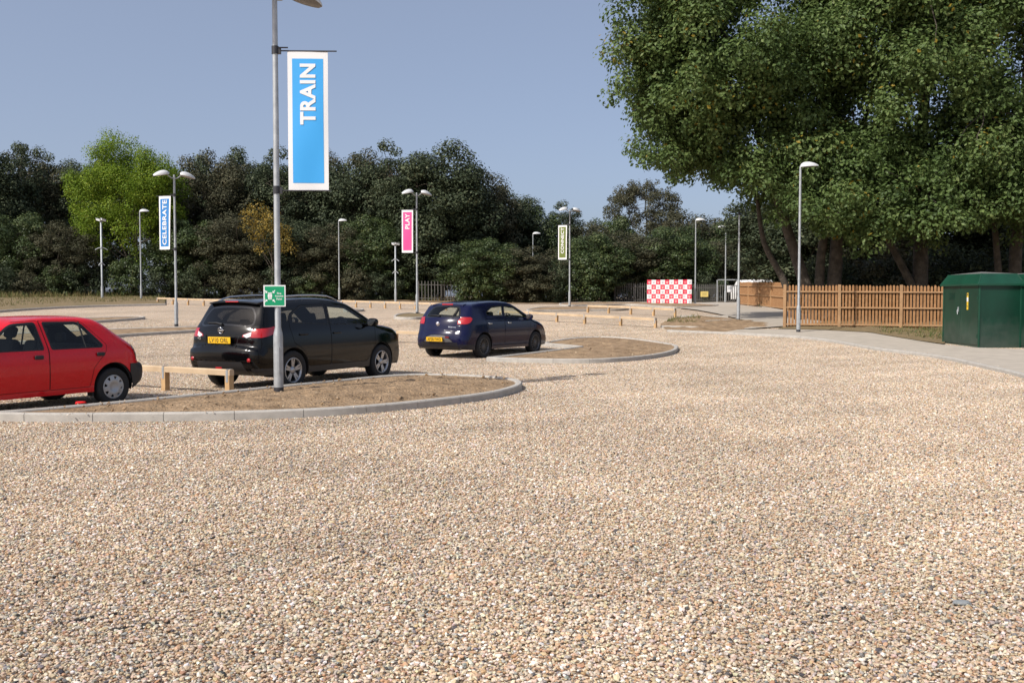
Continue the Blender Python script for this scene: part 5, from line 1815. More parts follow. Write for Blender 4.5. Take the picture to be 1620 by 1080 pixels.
# ---------------------------------------------------------------- dark blue hatchback
def blue_car():
    root = thing('parked_car', 'dark blue five-door hatchback parked with its nose in the notched soil island', 'car')
    bp = paint('blue_paint', (.0035, .0048, .034), .15, .4)
    lower = mat('bumper_satin_blue', (.012, .013, .022), .45)
    sil = [(3.36, .22, .10, .0), (3.44, .32, .16, .06), (3.485, .45, .24, .12), (3.455, .58, .26, .14), (3.36, .70, .24, .13), (3.16, .82, .16, .08), (2.85, .915, .12, .06), (2.52, .985, .10, .06),
           (2.10, 1.20, .09, .09), (1.60, 1.425, .09, .07), (1.20, 1.475, .10, .03), (.75, 1.488, .11, .02), (.20, 1.465, .11, .02), (-.20, 1.42, .10, .03), (-.36, 1.375, .07, .05),
           (-.42, 1.33, .10, .07), (-.60, 1.13, .18, .10), (-.70, 1.00, .24, .11), (-.76, .86, .28, .11), (-.79, .72, .28, .10), (-.815, .66, .26, .11), (-.845, .56, .26, .11), (-.84, .44, .22, .09), (-.76, .29, .14, .04), (-.66, .235, .08, .0)]
    W = taper_W(.896, 1.0, .42, (2.4, 3.48), .13, (.2, -.85), .09)
    win_f = [(2.26, 1.02), (1.66, 1.325), (1.16, 1.375), (1.02, 1.065)]
    win_r = [(.95, 1.07), (1.09, 1.378), (.55, 1.345), (.22, 1.22), (.17, 1.12)]
    door_f = [(2.34, .98), (1.62, 1.365), (1.10, 1.40), (.985, 1.0), (.985, .30), (2.08, .30), (2.24, .62)]
    door_r = [(.985, 1.0), (1.10, 1.40), (.52, 1.372), (.12, 1.22), (.08, 1.0), (.12, .78), (.33, .60), (.42, .30), (.985, .30)]
    side = [dict(name='window', poly=win_f, ring=(.015, 'trim_f'), round=.05), dict(name='window_r', poly=win_r, ring=(.015, 'trim_r'), round=.05),
            dict(name='tail', poly=[(-1.0, .90), (-1.0, 1.07), (-.66, 1.075), (-.50, 1.075), (-.46, 1.04), (-.54, .95), (-.64, .895)], round=.05),
            dict(name='door_f', poly=door_f, ring=(.008, 'gap'), round=.05), dict(name='door_r', poly=door_r, ring=(.008, 'gap'), round=.05)]
    bands = [(.10, .37, 'lower', -1.0, -.39)]
    def band(c):
        a = lambda z: c.s_at(z)
        f = [dict(name='rear_window', poly=[(a(1.335), -.42), (a(1.335), .42), (a(1.18), .53), (a(1.06), .56), (a(1.025), .40), (a(1.015), 0), (a(1.025), -.40), (a(1.06), -.56), (a(1.18), -.53)], ring=(.045, 'trim_rear'), round=.07)]
        for s_ in (1, -1):
            f.append(dict(name='tail', poly=[(a(1.07), s_ * .9), (a(1.055), s_ * .64), (a(1.01), s_ * .545), (a(.95), s_ * .525), (a(.895), s_ * .57), (a(.885), s_ * .9)], round=.04))
            f.append(dict(name='headlight', poly=[(c.s_at(.52, False), s_ * .40), (c.s_at(.56, False), s_ * .60), (c.s_at(.74, False), s_ * .66), (c.s_at(.68, False), s_ * .42)], round=.03))
        f.append(dict(name='windscreen', poly=[(c.s_x(2.44), -.66), (c.s_x(2.44), .66), (c.s_x(1.66), .53), (c.s_x(1.66), -.53)], ring=(.03, 'trim_front'), round=.07))
        f.append(dict(name='gapline', poly=[(a(.705), -.56), (a(.705), .56), (a(.696), .56), (a(.696), -.56)], round=.003))
        f.append(dict(name='insert', poly=[(a(.575), -.33), (a(.60), -.20), (a(.60), .20), (a(.575), .33), (a(.435), .50), (a(.435), -.50)], ring=(.01, 'gap'), round=.03))
        f.append(dict(name='lower', poly=[(a(.43), -.60), (a(.43), .60), (a(.24), .60), (a(.24), -.60)], round=.03))
        f.append(dict(name='grille', poly=[(c.s_at(.29, False), -.5), (c.s_at(.29, False), .5), (c.s_at(.44, False), .42), (c.s_at(.44, False), -.42)], round=.04))
        return f
    pb = {'body': ('body', bp, None, 0), 'window': ('side_window', clear_glass, 'door_f', 0), 'window_r': ('side_window', clear_glass, 'door_r', 0), 'trim_f': ('window_seal', trim_black, 'door_f', .0015), 'trim_r': ('window_seal', trim_black, 'door_r', .0015), 'trim_q': ('window_seal', trim_black, None, .0015),
          'tail': ('tail_light', red_lens, None, .010), 'door_f': ('door', bp, None, 0), 'door_r': ('door', bp, None, 0), 'gap': ('panel_seam', gap_mat, None, -.004), 'lower': ('lower_bumper', lower, None, .002),
          'rear_window': ('rear_window', clear_glass, None, 0), 'trim_rear': ('window_border', gloss_black, None, 0), 'trim_front': ('window_border', gloss_black, None, 0), 'windscreen': ('windscreen', clear_glass, None, 0),
          'gapline': ('panel_seam', gap_mat, None, -.003), 'grille': ('grille', black_plastic, None, 0), 'headlight': ('headlight', clear_lens, None, .003), 'insert': ('bumper_insert', mat('insert_grey', (.16, .16, .165), .4, .5), None, -.01)}
    sp = dict(sil=sil, W=W, arches=[(0, .31, .375), (2.60, .31, .375)], sill=.215, side=side, bands=bands, band=band, parts=pb, half=.896, merged={'body', 'gap', 'lower'}, sided={'tail', 'headlight'})
    c = Car(sp); ob = c.build(root)
    add_wheels(root, (0, 2.60), .785, .318, .21, .218, 'multi', alloy_dark)
    add_cabin(root, 2.14, 1.0, 1.20, .36, .16, .80, 1.80)
    for sd in (1, -1):
        wing_mirror(root, 2.08, .90, 1.05, sd, bp, .19, .14)
        for x, d in ((1.20, 'door_f'), (.26, 'door_r')): door_handle(root, c, x, .90, sd, silver, .16, .04, par=ob.get((d, sd)))
    number_plate(root, c, .505, 'AF58 FWD', yc=.03)
    p = c.band_pt(np.array([c.s_at(.87)]), np.array([0.0]))[0]
    m = MB(); m.lathe([(.06, .0), (.062, .012), (.05, .018), (0, .022)], 24, Matrix.Rotation(-math.pi / 2 - .15, 3, 'Y'))
    for i in range(len(m.v)): m.v[i] = (m.v[i][0] + p[0] - .004, m.v[i][1], m.v[i][2] + p[2])
    bd = m.build('badge', chrome, root)
    m = MB(); m.lathe([(.036, .0), (.034, .004), (0, .006)], 20, Matrix.Rotation(-math.pi / 2 - .15, 3, 'Y'))
    for i in range(len(m.v)): m.v[i] = (m.v[i][0] + p[0] - .026, m.v[i][1], m.v[i][2] + p[2] + .002)
    m.build('badge_centre', mat('badge_pale', (.55, .50, .52), .3), bd)
    V, Fc = text_mesh('BRAVO', .032, .01, .20)
    m = MB()
    for x, y, _ in V:
        q = c.band_pt(np.array([c.s_at(.815 + y)]), np.array([-.42 - x]))[0]; m.v.append((q[0] - .006, q[1], q[2]))
    m.f += [tuple(f) for f in Fc]; m.m += [0] * len(Fc); m.sm += [False] * len(Fc)
    m.build('lettering', chrome, root)
    q = [c.band_pt(np.array([c.s_at(z)]), np.array([y]))[0] for z, y in ((1.045, .0), (1.06, .18), (1.08, .42))]
    m = MB(); m.tube([(a[0] - .02, a[1], a[2] + .004) for a in q], [.024, .015, .008], 8); m.build('wiper', black_plastic, root)
    m = MB(); n = 12; vs = []
    for i in range(n + 1):
        y = -.50 + 1.0 * i / n
        p = c.band_pt(np.array([c.s_at(1.372)]), np.array([y * .9]))[0]
        vs += [(p[0] + .10, y, p[2] + .036), (p[0] - .05, y, p[2] + .008), (p[0] - .055, y, p[2] - .028), (p[0] + .02, y, p[2] - .03)]
    m.add(vs, [(i * 4 + j, i * 4 + (j + 1) % 4, (i + 1) * 4 + (j + 1) % 4, (i + 1) * 4 + j) for i in range(n) for j in range(4)] + [(0, 1, 2, 3), (n * 4 + 3, n * 4 + 2, n * 4 + 1, n * 4)])
    so = m.build('spoiler', bp, root)
    p = c.band_pt(np.array([c.s_at(1.372)]), np.array([0.0]))[0]
    m = MB(); m.box((p[0] - .052, 0, p[2] - .006), (.012, .36, .036), None, .004); m.build('brake_light', red_lens, so)
    p = c.band_pt(np.array([c.s_at(.535)]), np.array([-.33]))[0]
    m = MB(); m.box((p[0] - .004, p[1], p[2] + .02), (.02, .13, .045), None, .008); m.build('reflector', dark_red_lens, root)
    m = MB(); q = c.band_pt(np.array([c.s_x(.0)]), np.array([0.0]))[0]
    m.tube([q, Vector(q) + Vector((-.14, 0, .20))], [.006, .003], 6); m.build('aerial', black_plastic, root)
    finish_car(root, Vector((-1.47, 26.55, ground_at(-1.47, 26.55))), .997)
    return root

# ---------------------------------------------------------------- red hatchback
def red_car():
    root = thing('parked_car', 'older red five-door hatchback with black bumpers and silver wheel covers, cut by the left edge', 'car')
    bp = paint('red_paint', (.66, .003, .012), .25, .5)
    bump = mat('bumper_black', (.022, .022, .023), .5)
    sil = [(3.06, .24, .08, .0), (3.12, .32, .12, .06), (3.165, .46, .18, .12), (3.14, .60, .20, .13), (3.05, .70, .20, .12), (2.85, .785, .14, .07), (2.55, .85, .12, .05), (2.22, .905, .10, .06),
           (1.86, 1.09, .08, .09), (1.52, 1.255, .08, .07), (1.25, 1.305, .09, .03), (.85, 1.325, .10, .02), (.45, 1.320, .10, .02), (.22, 1.295, .10, .03), (.08, 1.24, .11, .05),
           (-.16, 1.075, .14, .08), (-.36, .945, .16, .09), (-.46, .865, .18, .10), (-.515, .76, .19, .10), (-.535, .64, .18, .09), (-.575, .615, .16, .10), (-.622, .57, .17, .11), (-.63, .46, .16, .10), (-.58, .33, .12, .05), (-.49, .28, .08, .0)]
    W = taper_W(.817, .86, .40, (2.2, 3.17), .12, (.2, -.62), .07, zlow=.58, low=.05)
    win_f = [(2.10, .870), (1.98, .955), (1.60, 1.205), (1.50, 1.248), (1.17, 1.268), (1.115, .870)]
    win_r = [(1.01, .870), (1.065, 1.268), (.52, 1.262), (.44, 1.225), (.165, .915), (.19, .870)]
    door_f = [(2.16, .865), (1.62, 1.225), (1.50, 1.272), (1.11, 1.290), (1.055, .86), (1.055, .30), (1.97, .30), (2.12, .60)]
    door_r = [(1.055, .86), (1.11, 1.290), (.50, 1.282), (.41, 1.235), (.10, .91), (.13, .80), (.34, .58), (.41, .30), (1.055, .30)]
    side = [dict(name='window', poly=win_f, ring=(.022, 'trim_f'), round=.04), dict(name='window_r', poly=win_r, ring=(.022, 'trim_r'), round=.04),
            dict(name='tail', poly=[(-.8, .66), (-.8, .90), (-.36, .90), (-.385, .80), (-.43, .66)], round=.02),
            dict(name='door_f', poly=door_f, ring=(.007, 'gap'), round=.03), dict(name='door_r', poly=door_r, ring=(.007, 'gap'), round=.03)]
    bands = [(.10, .607, 'bumper', -1.0, -.30), (.10, .34, 'bumperf', 2.83, 3.6)]
    def band(c):
        a = lambda z: c.s_at(z)
        f = [dict(name='rear_window', poly=[(a(1.225), -.46), (a(1.225), .46), (a(.96), .56), (a(.96), -.56)], ring=(.03, 'trim_rear'), round=.06)]
        for s_ in (1, -1):
            f.append(dict(name='tail', poly=[(a(.90), s_ * .9), (a(.88), s_ * .56), (a(.66), s_ * .54), (a(.66), s_ * .9)], round=.02))
            f.append(dict(name='headlight', poly=[(c.s_at(.56, False), s_ * .38), (c.s_at(.58, False), s_ * .60), (c.s_at(.70, False), s_ * .62), (c.s_at(.69, False), s_ * .36)], round=.03))
        f.append(dict(name='windscreen', poly=[(c.s_x(2.14), -.60), (c.s_x(2.14), .60), (c.s_x(1.57), .50), (c.s_x(1.57), -.50)], ring=(.025, 'trim_front'), round=.06))
        f.append(dict(name='bumper', poly=[(a(.607), -.9), (a(.607), .9), (a(.285), .9), (a(.285), -.9)], round=.01))
        f.append(dict(name='bumperf', poly=[(c.s_at(.26, False), -.8), (c.s_at(.26, False), .8), (c.s_at(.48, False), .8), (c.s_at(.48, False), -.8)], round=.01))
        return f
    pb = {'body': ('body', bp, None, 0), 'window': ('side_window', clear_glass, 'door_f', 0), 'window_r': ('side_window', clear_glass, 'door_r', 0), 'trim_f': ('window_seal', trim_black, 'door_f', .002), 'trim_r': ('window_seal', trim_black, 'door_r', .002),
          'tail': ('tail_light', dark_red_lens, None, .004), 'door_f': ('door', bp, None, 0), 'door_r': ('door', bp, None, 0), 'gap': ('panel_seam', gap_mat, None, -.004), 'bumper': ('rear_bumper', bump, None, .006),
          'bumperf': ('front_bumper', bump, None, .004), 'rear_window': ('rear_window', clear_glass, None, 0), 'trim_rear': ('window_border', gloss_black, None, 0), 'trim_front': ('window_border', gloss_black, None, 0), 'windscreen': ('windscreen', clear_glass, None, 0), 'headlight': ('headlight', clear_lens, None, .003)}
    sp = dict(sil=sil, W=W, arches=[(0, .30, .345), (2.446, .30, .335)], sill=.225, side=side, bands=bands, band=band, parts=pb, half=.817, merged={'body', 'gap', 'bumper', 'bumperf'}, sided={'tail', 'headlight'})
    c = Car(sp); ob = c.build(root)
    add_wheels(root, (0, 2.446), .715, .285, .165, .178, 'cover', hubcap)
    add_cabin(root, 1.92, .90, 1.10, .28, .14, .72, 1.62)
    for sd in (1, -1):
        wing_mirror(root, 1.92, .815, .91, sd, bump, .16, .12)
        for x, d in ((1.22, 'door_f'), (.235, 'door_r')):
            door_handle(root, c, x, .775, sd, black_plastic, .13, .055, par=ob.get((d, sd)))
        # divider of the rear side window
        m = MB()
        m.tube([(.455, sd * side_pt(c, .455, .89, .0), .885), (.485, sd * side_pt(c, .485, 1.25, .0), 1.255)], .013, 6); m.build('window_divider', trim_black, ob.get(('door_r', sd)) or root)
        m = MB(); m.box((.335, sd * (side_pt(c, .36, .3, 0) - .10), .235), (.015, .12, .16)); m.build('mud_flap', black_plastic, root)
    m = MB(); m.tube([(1.12, .56, .80), (1.10, .60, 1.18)], .02, 6); m.build('seat_belt', lining, root)
    finish_car(root, Vector((-6.67, 15.2, ground_at(-6.67, 15.2))), 4.171)
    return root

black_car(); blue_car(); red_car()
# ================================================================ TREES AND SHRUBS
bark = mat('bark', (.085, .070, .052), .95, var=.35, scale=5, bump=.6, bscale=24, bdist=.03, col2=(.15, .125, .095))
bark_pale = mat('bark_pale', (.058, .048, .037), .95, var=.3, scale=4, bump=.9, bscale=14, bdist=.05, col2=(.10, .083, .065))
leaf_poplar = leaf_mat('leaf_poplar', [(0, (.050, .085, .026)), (.45, (.100, .155, .045)), (.8, (.160, .220, .068)), (.9985, (.21, .255, .095)), (1, (.30, .22, .03))], .32, .5, .28)
leaf_dark = leaf_mat('leaf_dark', [(0, (.018, .027, .013)), (.4, (.046, .064, .035)), (.75, (.095, .116, .060)), (1, (.16, .175, .10))], .2, .6, .2)
leaf_olive = leaf_mat('leaf_olive', [(0, (.030, .033, .016)), (.4, (.068, .070, .040)), (.75, (.125, .121, .070)), (1, (.15, .12, .065))], .2, .6, .2)
leaf_mid = leaf_mat('leaf_mid', [(0, (.022, .038, .012)), (.5, (.066, .10, .034)), (.85, (.118, .146, .05)), (1, (.15, .15, .05))], .22, .5, .4)
leaf_lime = leaf_mat('leaf_lime', [(0, (.07, .13, .010)), (.5, (.155, .24, .020)), (.85, (.26, .33, .035)), (1, (.36, .38, .05))], .35, .55, .2)
leaf_gold = leaf_mat('leaf_gold', [(0, (.09, .09, .03)), (.4, (.20, .155, .035)), (.8, (.37, .25, .045)), (1, (.46, .32, .06))], .3, .55, .3)

def unit(v): return v / (np.linalg.norm(v, axis=-1, keepdims=True) + 1e-9)

def leaf_cloud(r, cen, rad, per, size, flat=.75, tone=None, droop=0.0, shell=.45):
    """leaves round clump centres; returns verts, quads, tint"""
    n = len(cen)
    k = np.maximum(3, (per * (rad / rad.mean()) ** 2).astype(int))
    idx = np.repeat(np.arange(n), k); m = len(idx)
    d = unit(r.normal(0, 1, (m, 3)))
    rr = (shell + (1 - shell) * r.uniform(0, 1, m)) ** .6
    p = cen[idx] + d * (rr * rad[idx])[:, None] * np.array([1, 1, flat])
    p += r.normal(0, .12, (m, 3)) * rad[idx][:, None]
    if droop: p[:, 2] -= droop * rad[idx] * rr * r.uniform(0, 1, m)
    nrm = unit(d * .9 + np.array([0, 0, .6]) + r.normal(0, .36, (m, 3)))
    a = unit(np.cross(nrm, r.normal(0, 1, (m, 3)))); b = np.cross(nrm, a)
    s = size * r.uniform(.65, 1.3, m)[:, None]
    L_ = a * s * .62; Wd = b * s * .42
    bend = nrm * s * .12
    V = np.stack([p - L_, p - Wd + bend, p + L_, p + Wd + bend], 1).reshape(-1, 3)
    Q = (np.arange(m)[:, None] * 4 + np.array([[0, 1, 2, 3]]))
    ct = r.uniform(-.16, .16, n) if tone is None else tone
    t = np.clip(.5 + ct[idx] + r.normal(0, .19, m), 0, 1)
    return V, Q, np.repeat(t, 4)

def branch(mb, r, p0, p1, r0, r1, wob=.08, seg=7, n=6, up=.15):
    p0 = np.array(p0, float); p1 = np.array(p1, float); L_ = np.linalg.norm(p1 - p0)
    pts = []
    off = np.zeros(3)
    for i in range(n + 1):
        t = i / n
        q = p0 + (p1 - p0) * t; q[2] += up * L_ * math.sin(math.pi * t) * .5
        if 0 < i < n: off = off * .6 + r.normal(0, wob * L_ / n, 3); q = q + off
        pts.append(Vector(q))
    mb.tube(pts, [r0 + (r1 - r0) * (i / n) ** .8 for i in range(n + 1)], seg)
    return [np.array(p) for p in pts]

def lumpy(r, dirs, k=7, amp=.28):
    """radius factor of a crown by direction: a few broad bulges and notches"""
    c = unit(r.normal(0, 1, (k, 3))); w = r.uniform(-.6, 1, k)
    f = 1 + amp * (np.exp(5 * (dirs @ c.T - 1)) * w).sum(1)
    return np.clip(f, .55, 1.45)

def crown_points(r, n, centre, radii, inner=.35, low_cut=-1.0, amp=.28):
    d = unit(r.normal(0, 1, (n * 3, 3)))
    d = d[d[:, 2] > low_cut][:n]
    f = lumpy(r, d, amp=amp)
    rr = inner + (1 - inner) * r.uniform(0, 1, len(d)) ** .55
    return np.array(centre) + d * (rr * f)[:, None] * np.array(radii), rr

def bough_points(r, n, centre, radii, amp=.34, per=6, spread=1.25):
    # clumps gathered along boughs, with open gaps between one bough and the next
    k = max(5, n // per)
    d = unit(r.normal(0, 1, (k, 3))); f = lumpy(r, d, amp=amp)
    rr = .42 + .58 * r.uniform(0, 1, k) ** .6
    b = d * (rr * f)[:, None]
    i = np.repeat(np.arange(k), per)
    t = r.uniform(.78, 1.02, len(i))[:, None]
    p = np.array(centre) + b[i] * t * np.array(radii) + r.normal(0, spread * .55, (len(i), 3)) * np.array([1, 1, .6])
    return p, i

def tree_meshes(seed, h, crown_z, radii, nclump, clump_r, per, leaf, trunk_r, lm, bm_=bark, limbs=7, droop=0.0, flat=.75, low=-.9, amp=.28, lean=(0, 0), inner=.3, extra=None, split=False):
    """trunk MB and crown arrays in local coordinates (base at the origin)"""
    r = np.random.default_rng(seed)
    cen, rr = crown_points(r, nclump, (lean[0], lean[1], crown_z), radii, inner, low, amp)
    if extra is not None:
        e = np.array(extra); cen = np.concatenate([cen, e[:, :3]]);
    rad = clump_r * r.uniform(.6, 1.35, len(cen))
    if extra is not None: rad[-len(e):] = e[:, 3]
    ok = cen[:, 2] > .25 * clump_r
    cen, rad = cen[ok], rad[ok]
    V, Q, t = leaf_cloud(r, cen, rad, per, leaf, flat, None, droop)
    mb = MB()
    top = np.array([lean[0] * .8, lean[1] * .8, crown_z + radii[2] * .45])
    spine = branch(mb, r, (0, 0, -.3), top, trunk_r, trunk_r * .22, .10, 10, 9, 0)
    mb.lathe([(trunk_r * 1.7, -.2), (trunk_r * 1.35, .12), (trunk_r * 1.08, .45), (trunk_r * .98, .8)], 10)
    order = r.permutation(len(cen))[:limbs * 9]
    far_ = order[np.argsort(-np.linalg.norm(cen[order] - np.array([lean[0], lean[1], crown_z]), axis=1))]
    lim = []
    for i in far_[:limbs]:
        k = int(r.integers(2, 8)); p0 = spine[k]
        lim.append(branch(mb, r, p0, cen[i], trunk_r * .42 * (1 - k * .07), trunk_r * .06, .10, 7, 6, .10))
    pool = np.concatenate([np.array(l) for l in lim] + [np.array(spine[3:])])
    for i in far_[limbs:]:
        j = np.linalg.norm(pool - cen[i], axis=1).argmin()
        if np.linalg.norm(pool[j] - cen[i]) > .3: branch(mb, r, pool[j], cen[i], trunk_r * .12, trunk_r * .03, .10, 5, 4, .08)
    return mb, (V, Q, t)

def crown_object(data, lm, parent, name='crown'):
    V, Q, t = data
    return np_object(name, V, Q, lm, parent, attrs=[('tint', 'FLOAT', 'POINT', t)])

class Proto:
    """one kind of tree or shrub: its meshes, shared by every copy"""
    def __init__(self, lm, trunk_m=bark, **kw):
        mb, cr = tree_meshes(lm=lm, **kw)
        self.tm = mb.mesh('trunk', trunk_m)
        V, Q, t = cr
        me = bpy.data.meshes.new('crown')
        me.vertices.add(len(V)); me.vertices.foreach_set('co', V.astype(np.float32).ravel())
        me.loops.add(Q.size); me.loops.foreach_set('vertex_index', Q.astype(np.int32).ravel())
        me.polygons.add(len(Q)); me.polygons.foreach_set('loop_start', np.arange(0, Q.size, 4, dtype=np.int32))
        a = me.attributes.new('tint', 'FLOAT', 'POINT'); a.data.foreach_set('value', t.astype(np.float32))
        me.update(calc_edges=True); me.materials.append(lm)
        self.cm = me
        self.h = V[:, 2].max()
        self.w = max(V[:, 0].max() - V[:, 0].min(), .1)
    def place(self, name, label, cat, pos, h, w, rz, group):
        t = thing(name, label, cat, pos, rz, group)
        t.scale = (w / self.w, w / self.w, h / self.h)
        for nm, me in (('trunk', self.tm), ('crown', self.cm)):
            o = bpy.data.objects.new(nm, me); link(o, t)
        return t

# ---- kinds that make up the far tree belt
A = Proto(leaf_dark, seed=31, h=13, crown_z=7.2, radii=(4.3, 4.3, 6.4), nclump=210, clump_r=.95, per=200, leaf=.185, trunk_r=.28, limbs=8, low=-1)
B = Proto(leaf_olive, seed=32, h=12, crown_z=6.6, radii=(4.6, 4.6, 5.8), nclump=210, clump_r=.9, per=200, leaf=.175, trunk_r=.25, limbs=8, low=-1, amp=.4)
C_ = Proto(leaf_dark, seed=33, h=13, crown_z=7.6, radii=(3.6, 3.6, 6.6), nclump=190, clump_r=.8, per=200, leaf=.175, trunk_r=.26, limbs=8, low=-1, amp=.45)
D_ = Proto(leaf_mid, seed=34, h=10, crown_z=5.6, radii=(4.2, 4.2, 4.9), nclump=190, clump_r=.85, per=200, leaf=.175, trunk_r=.22, limbs=7, low=-1, amp=.4)
SH1 = Proto(leaf_mid, seed=35, h=3.4, crown_z=1.7, radii=(2.1, 2.0, 1.7), nclump=85, clump_r=.5, per=90, leaf=.13, trunk_r=.07, limbs=6, low=-1, amp=.5)
SH2 = Proto(leaf_dark, seed=36, h=3.6, crown_z=1.8, radii=(2.2, 2.2, 1.8), nclump=85, clump_r=.55, per=95, leaf=.135, trunk_r=.07, limbs=6, low=-1, amp=.5)
SH3 = Proto(leaf_olive, seed=37, h=3.2, crown_z=1.6, radii=(2.0, 2.0, 1.7), nclump=85, clump_r=.45, per=95, leaf=.125, trunk_r=.06, limbs=6, low=-1, amp=.5)

def ztop(py, Y): return EYE + (HORIZON - py) / F_PX * Y
GT = 'dark trees of the far belt'
BELT = [
    # proto, column, depth, top row, width, label
    (A, -40, 84, 232, 9.5, 'dark tree cut by the left edge, at the start of the far belt'),
    (C_, 12, 86, 216, 7.5, 'tall dark tree at the far left whose top stands against the sky'),
    (B, 62, 92, 229, 8.5, 'dull green tree showing just left of the pale green tree'),
    (C_, 100, 94, 234, 7.0, 'dark narrow tree half hidden behind the pale green tree'),
    (A, 160, 93, 240, 10, 'dark tree standing directly behind the pale green tree'),
    (A, 296, 90, 236, 9.5, 'dark tree just right of the pale green tree, behind the CELEBRATE banner'),
    (B, 352, 88, 232, 9.5, 'olive brown tree between the CELEBRATE banner and the nearest lamp post'),
    (A, 405, 92, 229, 9.0, 'dark tree behind the shaft of the nearest lamp post'),
    (C_, 452, 88, 236, 8.0, 'dark tree behind the lower half of the TRAIN banner'),
    (B, 503, 90, 231, 9.5, 'olive brown tree at the right edge of the TRAIN banner'),
    (A, 556, 87, 234, 9.0, 'dark tree over the far lamp post at the end of the middle knee rail'),
    (B, 604, 89, 232, 9.0, 'olive tree over the shorter camera post'),
    (C_, 648, 85, 223, 8.0, 'tall dark tree directly above the PLAY banner'),
    (A, 697, 84, 219, 10.5, 'tallest and broadest dark tree of the belt, right of the PLAY banner'),
    (B, 752, 87, 258, 9.5, 'olive tree on the falling skyline right of the tallest dark tree'),
    (A, 800, 90, 288, 9.0, 'dark tree on the skyline above the roof of the blue car'),
    (D_, 845, 92, 322, 8.5, 'lower green tree behind the lamp post among the bushes'),
    (C_, 893, 94, 316, 5.0, 'slim dark tree whose tip rises behind the CONNECT banner'),
    (B, 925, 93, 345, 8.0, 'low olive tree in the dip of the skyline right of the CONNECT banner'),
    (D_, 968, 96, 338, 8.0, 'low green tree at the foot of the pale spreading tree'),
    (B, 1092, 94, 325, 11, 'olive tree behind the lamp post beside the checked banner'),
    (D_, 1150, 92, 345, 9.5, 'green tree behind the grey metal gate'),
    (A, 1205, 90, 330, 10, 'dark tree behind the close-boarded fence'),
]
for i, (pr, px, Y, py, w, lb) in enumerate(BELT):
    p = P(px, Y); h = ztop(py, Y) - p.z
    pr.place('hedgerow_tree', lb, 'tree', p - Vector((0, 0, .15)), h, w, i * 1.37, GT)
# second rank that closes the gaps low down
for i, (pr, px, Y, py, w, lb) in enumerate([
    (D_, 30, 80, 330, 8, 'mid-height green tree in front of the tall tree at the far left'),
    (B, 100, 80, 345, 7, 'bushy olive tree left of the tall camera post'),
    (D_, 300, 82, 340, 8, 'bushy green tree behind the foot of the CELEBRATE lamp post'),
    (B, 372, 81, 330, 8, 'bushy olive tree left of the nearest lamp post, below the golden leaves'),
    (A, 470, 82, 335, 8, 'bushy dark tree above the roof of the black car'),
    (B, 520, 81, 350, 7.5, 'bushy olive tree left of the far lamp post'),
    (D_, 590, 82, 335, 8, 'bushy green tree between the far lamp post and the shorter camera post'),
    (A, 665, 83, 345, 8, 'bushy dark tree behind the PLAY lamp post'),
    (D_, 770, 80, 372, 8.5, 'bushy green tree right of the dark palisade fence'),
    (B, 826, 80, 385, 8, 'bushy olive tree left of the lamp post among the bushes'),
    (D_, 940, 82, 365, 8.5, 'bushy green tree right of the CONNECT lamp post'),
    (B, 1000, 84, 360, 9, 'bushy olive tree above the left end of the checked banner'),
    (D_, 1060, 85, 352, 9, 'bushy green tree above the right end of the checked banner'),
    (B, 1120, 87, 375, 8, 'bushy olive tree over the yellow sign')]):
    p = P(px, Y); h = ztop(py, Y) - p.z
    pr.place('bushy_tree', lb, 'tree', p - Vector((0, 0, .15)), h, w, 2 + i * 1.71, 'bushy lower trees of the far belt')
# shrubs along the foot of the belt
for i, (pr, px, Y, h, w, lb) in enumerate([
    (SH2, -20, 75, 3.2, 5, 'dark shrub at the far left edge of the verge'), (SH3, 45, 77, 2.2, 4, 'dry olive shrub above the roof of the red car'), (SH1, 92, 78, 2.8, 4, 'pale green shrub left of the tall camera post'),
    (SH2, 136, 79, 3.0, 4.4, 'dark shrub at the foot of the tall camera post'), (SH1, 208, 80, 3.6, 4.2, 'feathery green shrub at the foot of the dim lamp post'), (SH2, 262, 80, 2.8, 4.6, 'dark shrub at the left end of the far left knee rail'),
    (SH2, 325, 80, 3.0, 5, 'dark shrub above the far left knee rail'), (SH3, 392, 79, 2.6, 4.6, 'olive shrub over the rear of the black car'), (SH2, 450, 79, 3.0, 4.6, 'dark shrub behind the green safety sign'),
    (SH1, 500, 79, 2.4, 4.2, 'green shrub over the front of the black car'), (SH3, 560, 80, 3.2, 4.6, 'olive shrub just right of the far lamp post'), (SH2, 605, 80, 2.8, 4.2, 'dark shrub left of the shorter camera post'),
    (SH1, 648, 81.5, 2.7, 3.4, 'green shrub at the left end of the dark palisade fence'), (SH1, 752, 79, 4.3, 4.2, 'yellow-green shrub at the right end of the dark palisade fence'), (SH2, 796, 79.5, 4.0, 4.6, 'dark shrub above the bonnet of the blue car'),
    (SH3, 838, 78.5, 3.2, 4.6, 'olive shrub at the foot of the lamp post among the bushes'), (SH2, 878, 79, 3.8, 4.2, 'dark shrub behind the foot of the CONNECT lamp post'), (SH1, 925, 79.5, 4.4, 5, 'green shrub right of the CONNECT lamp post'),
    (SH2, 972, 82.5, 3.6, 5, 'dark shrub behind the left palisade fence'), (SH1, 1040, 83, 3.4, 5, 'green shrub just behind the checked banner'), (SH2, 1112, 83.5, 3.2, 4.6, 'dark shrub behind the palisade with the yellow sign'),
    (SH3, 1160, 87, 3.4, 4.5, 'olive shrub behind the metal gate')]):
    p = P(px, Y)
    pr.place('shrub', lb, 'shrub', p - Vector((0, 0, .1)), h, w, .7 + i * 2.1, 'shrubs along the foot of the far belt')

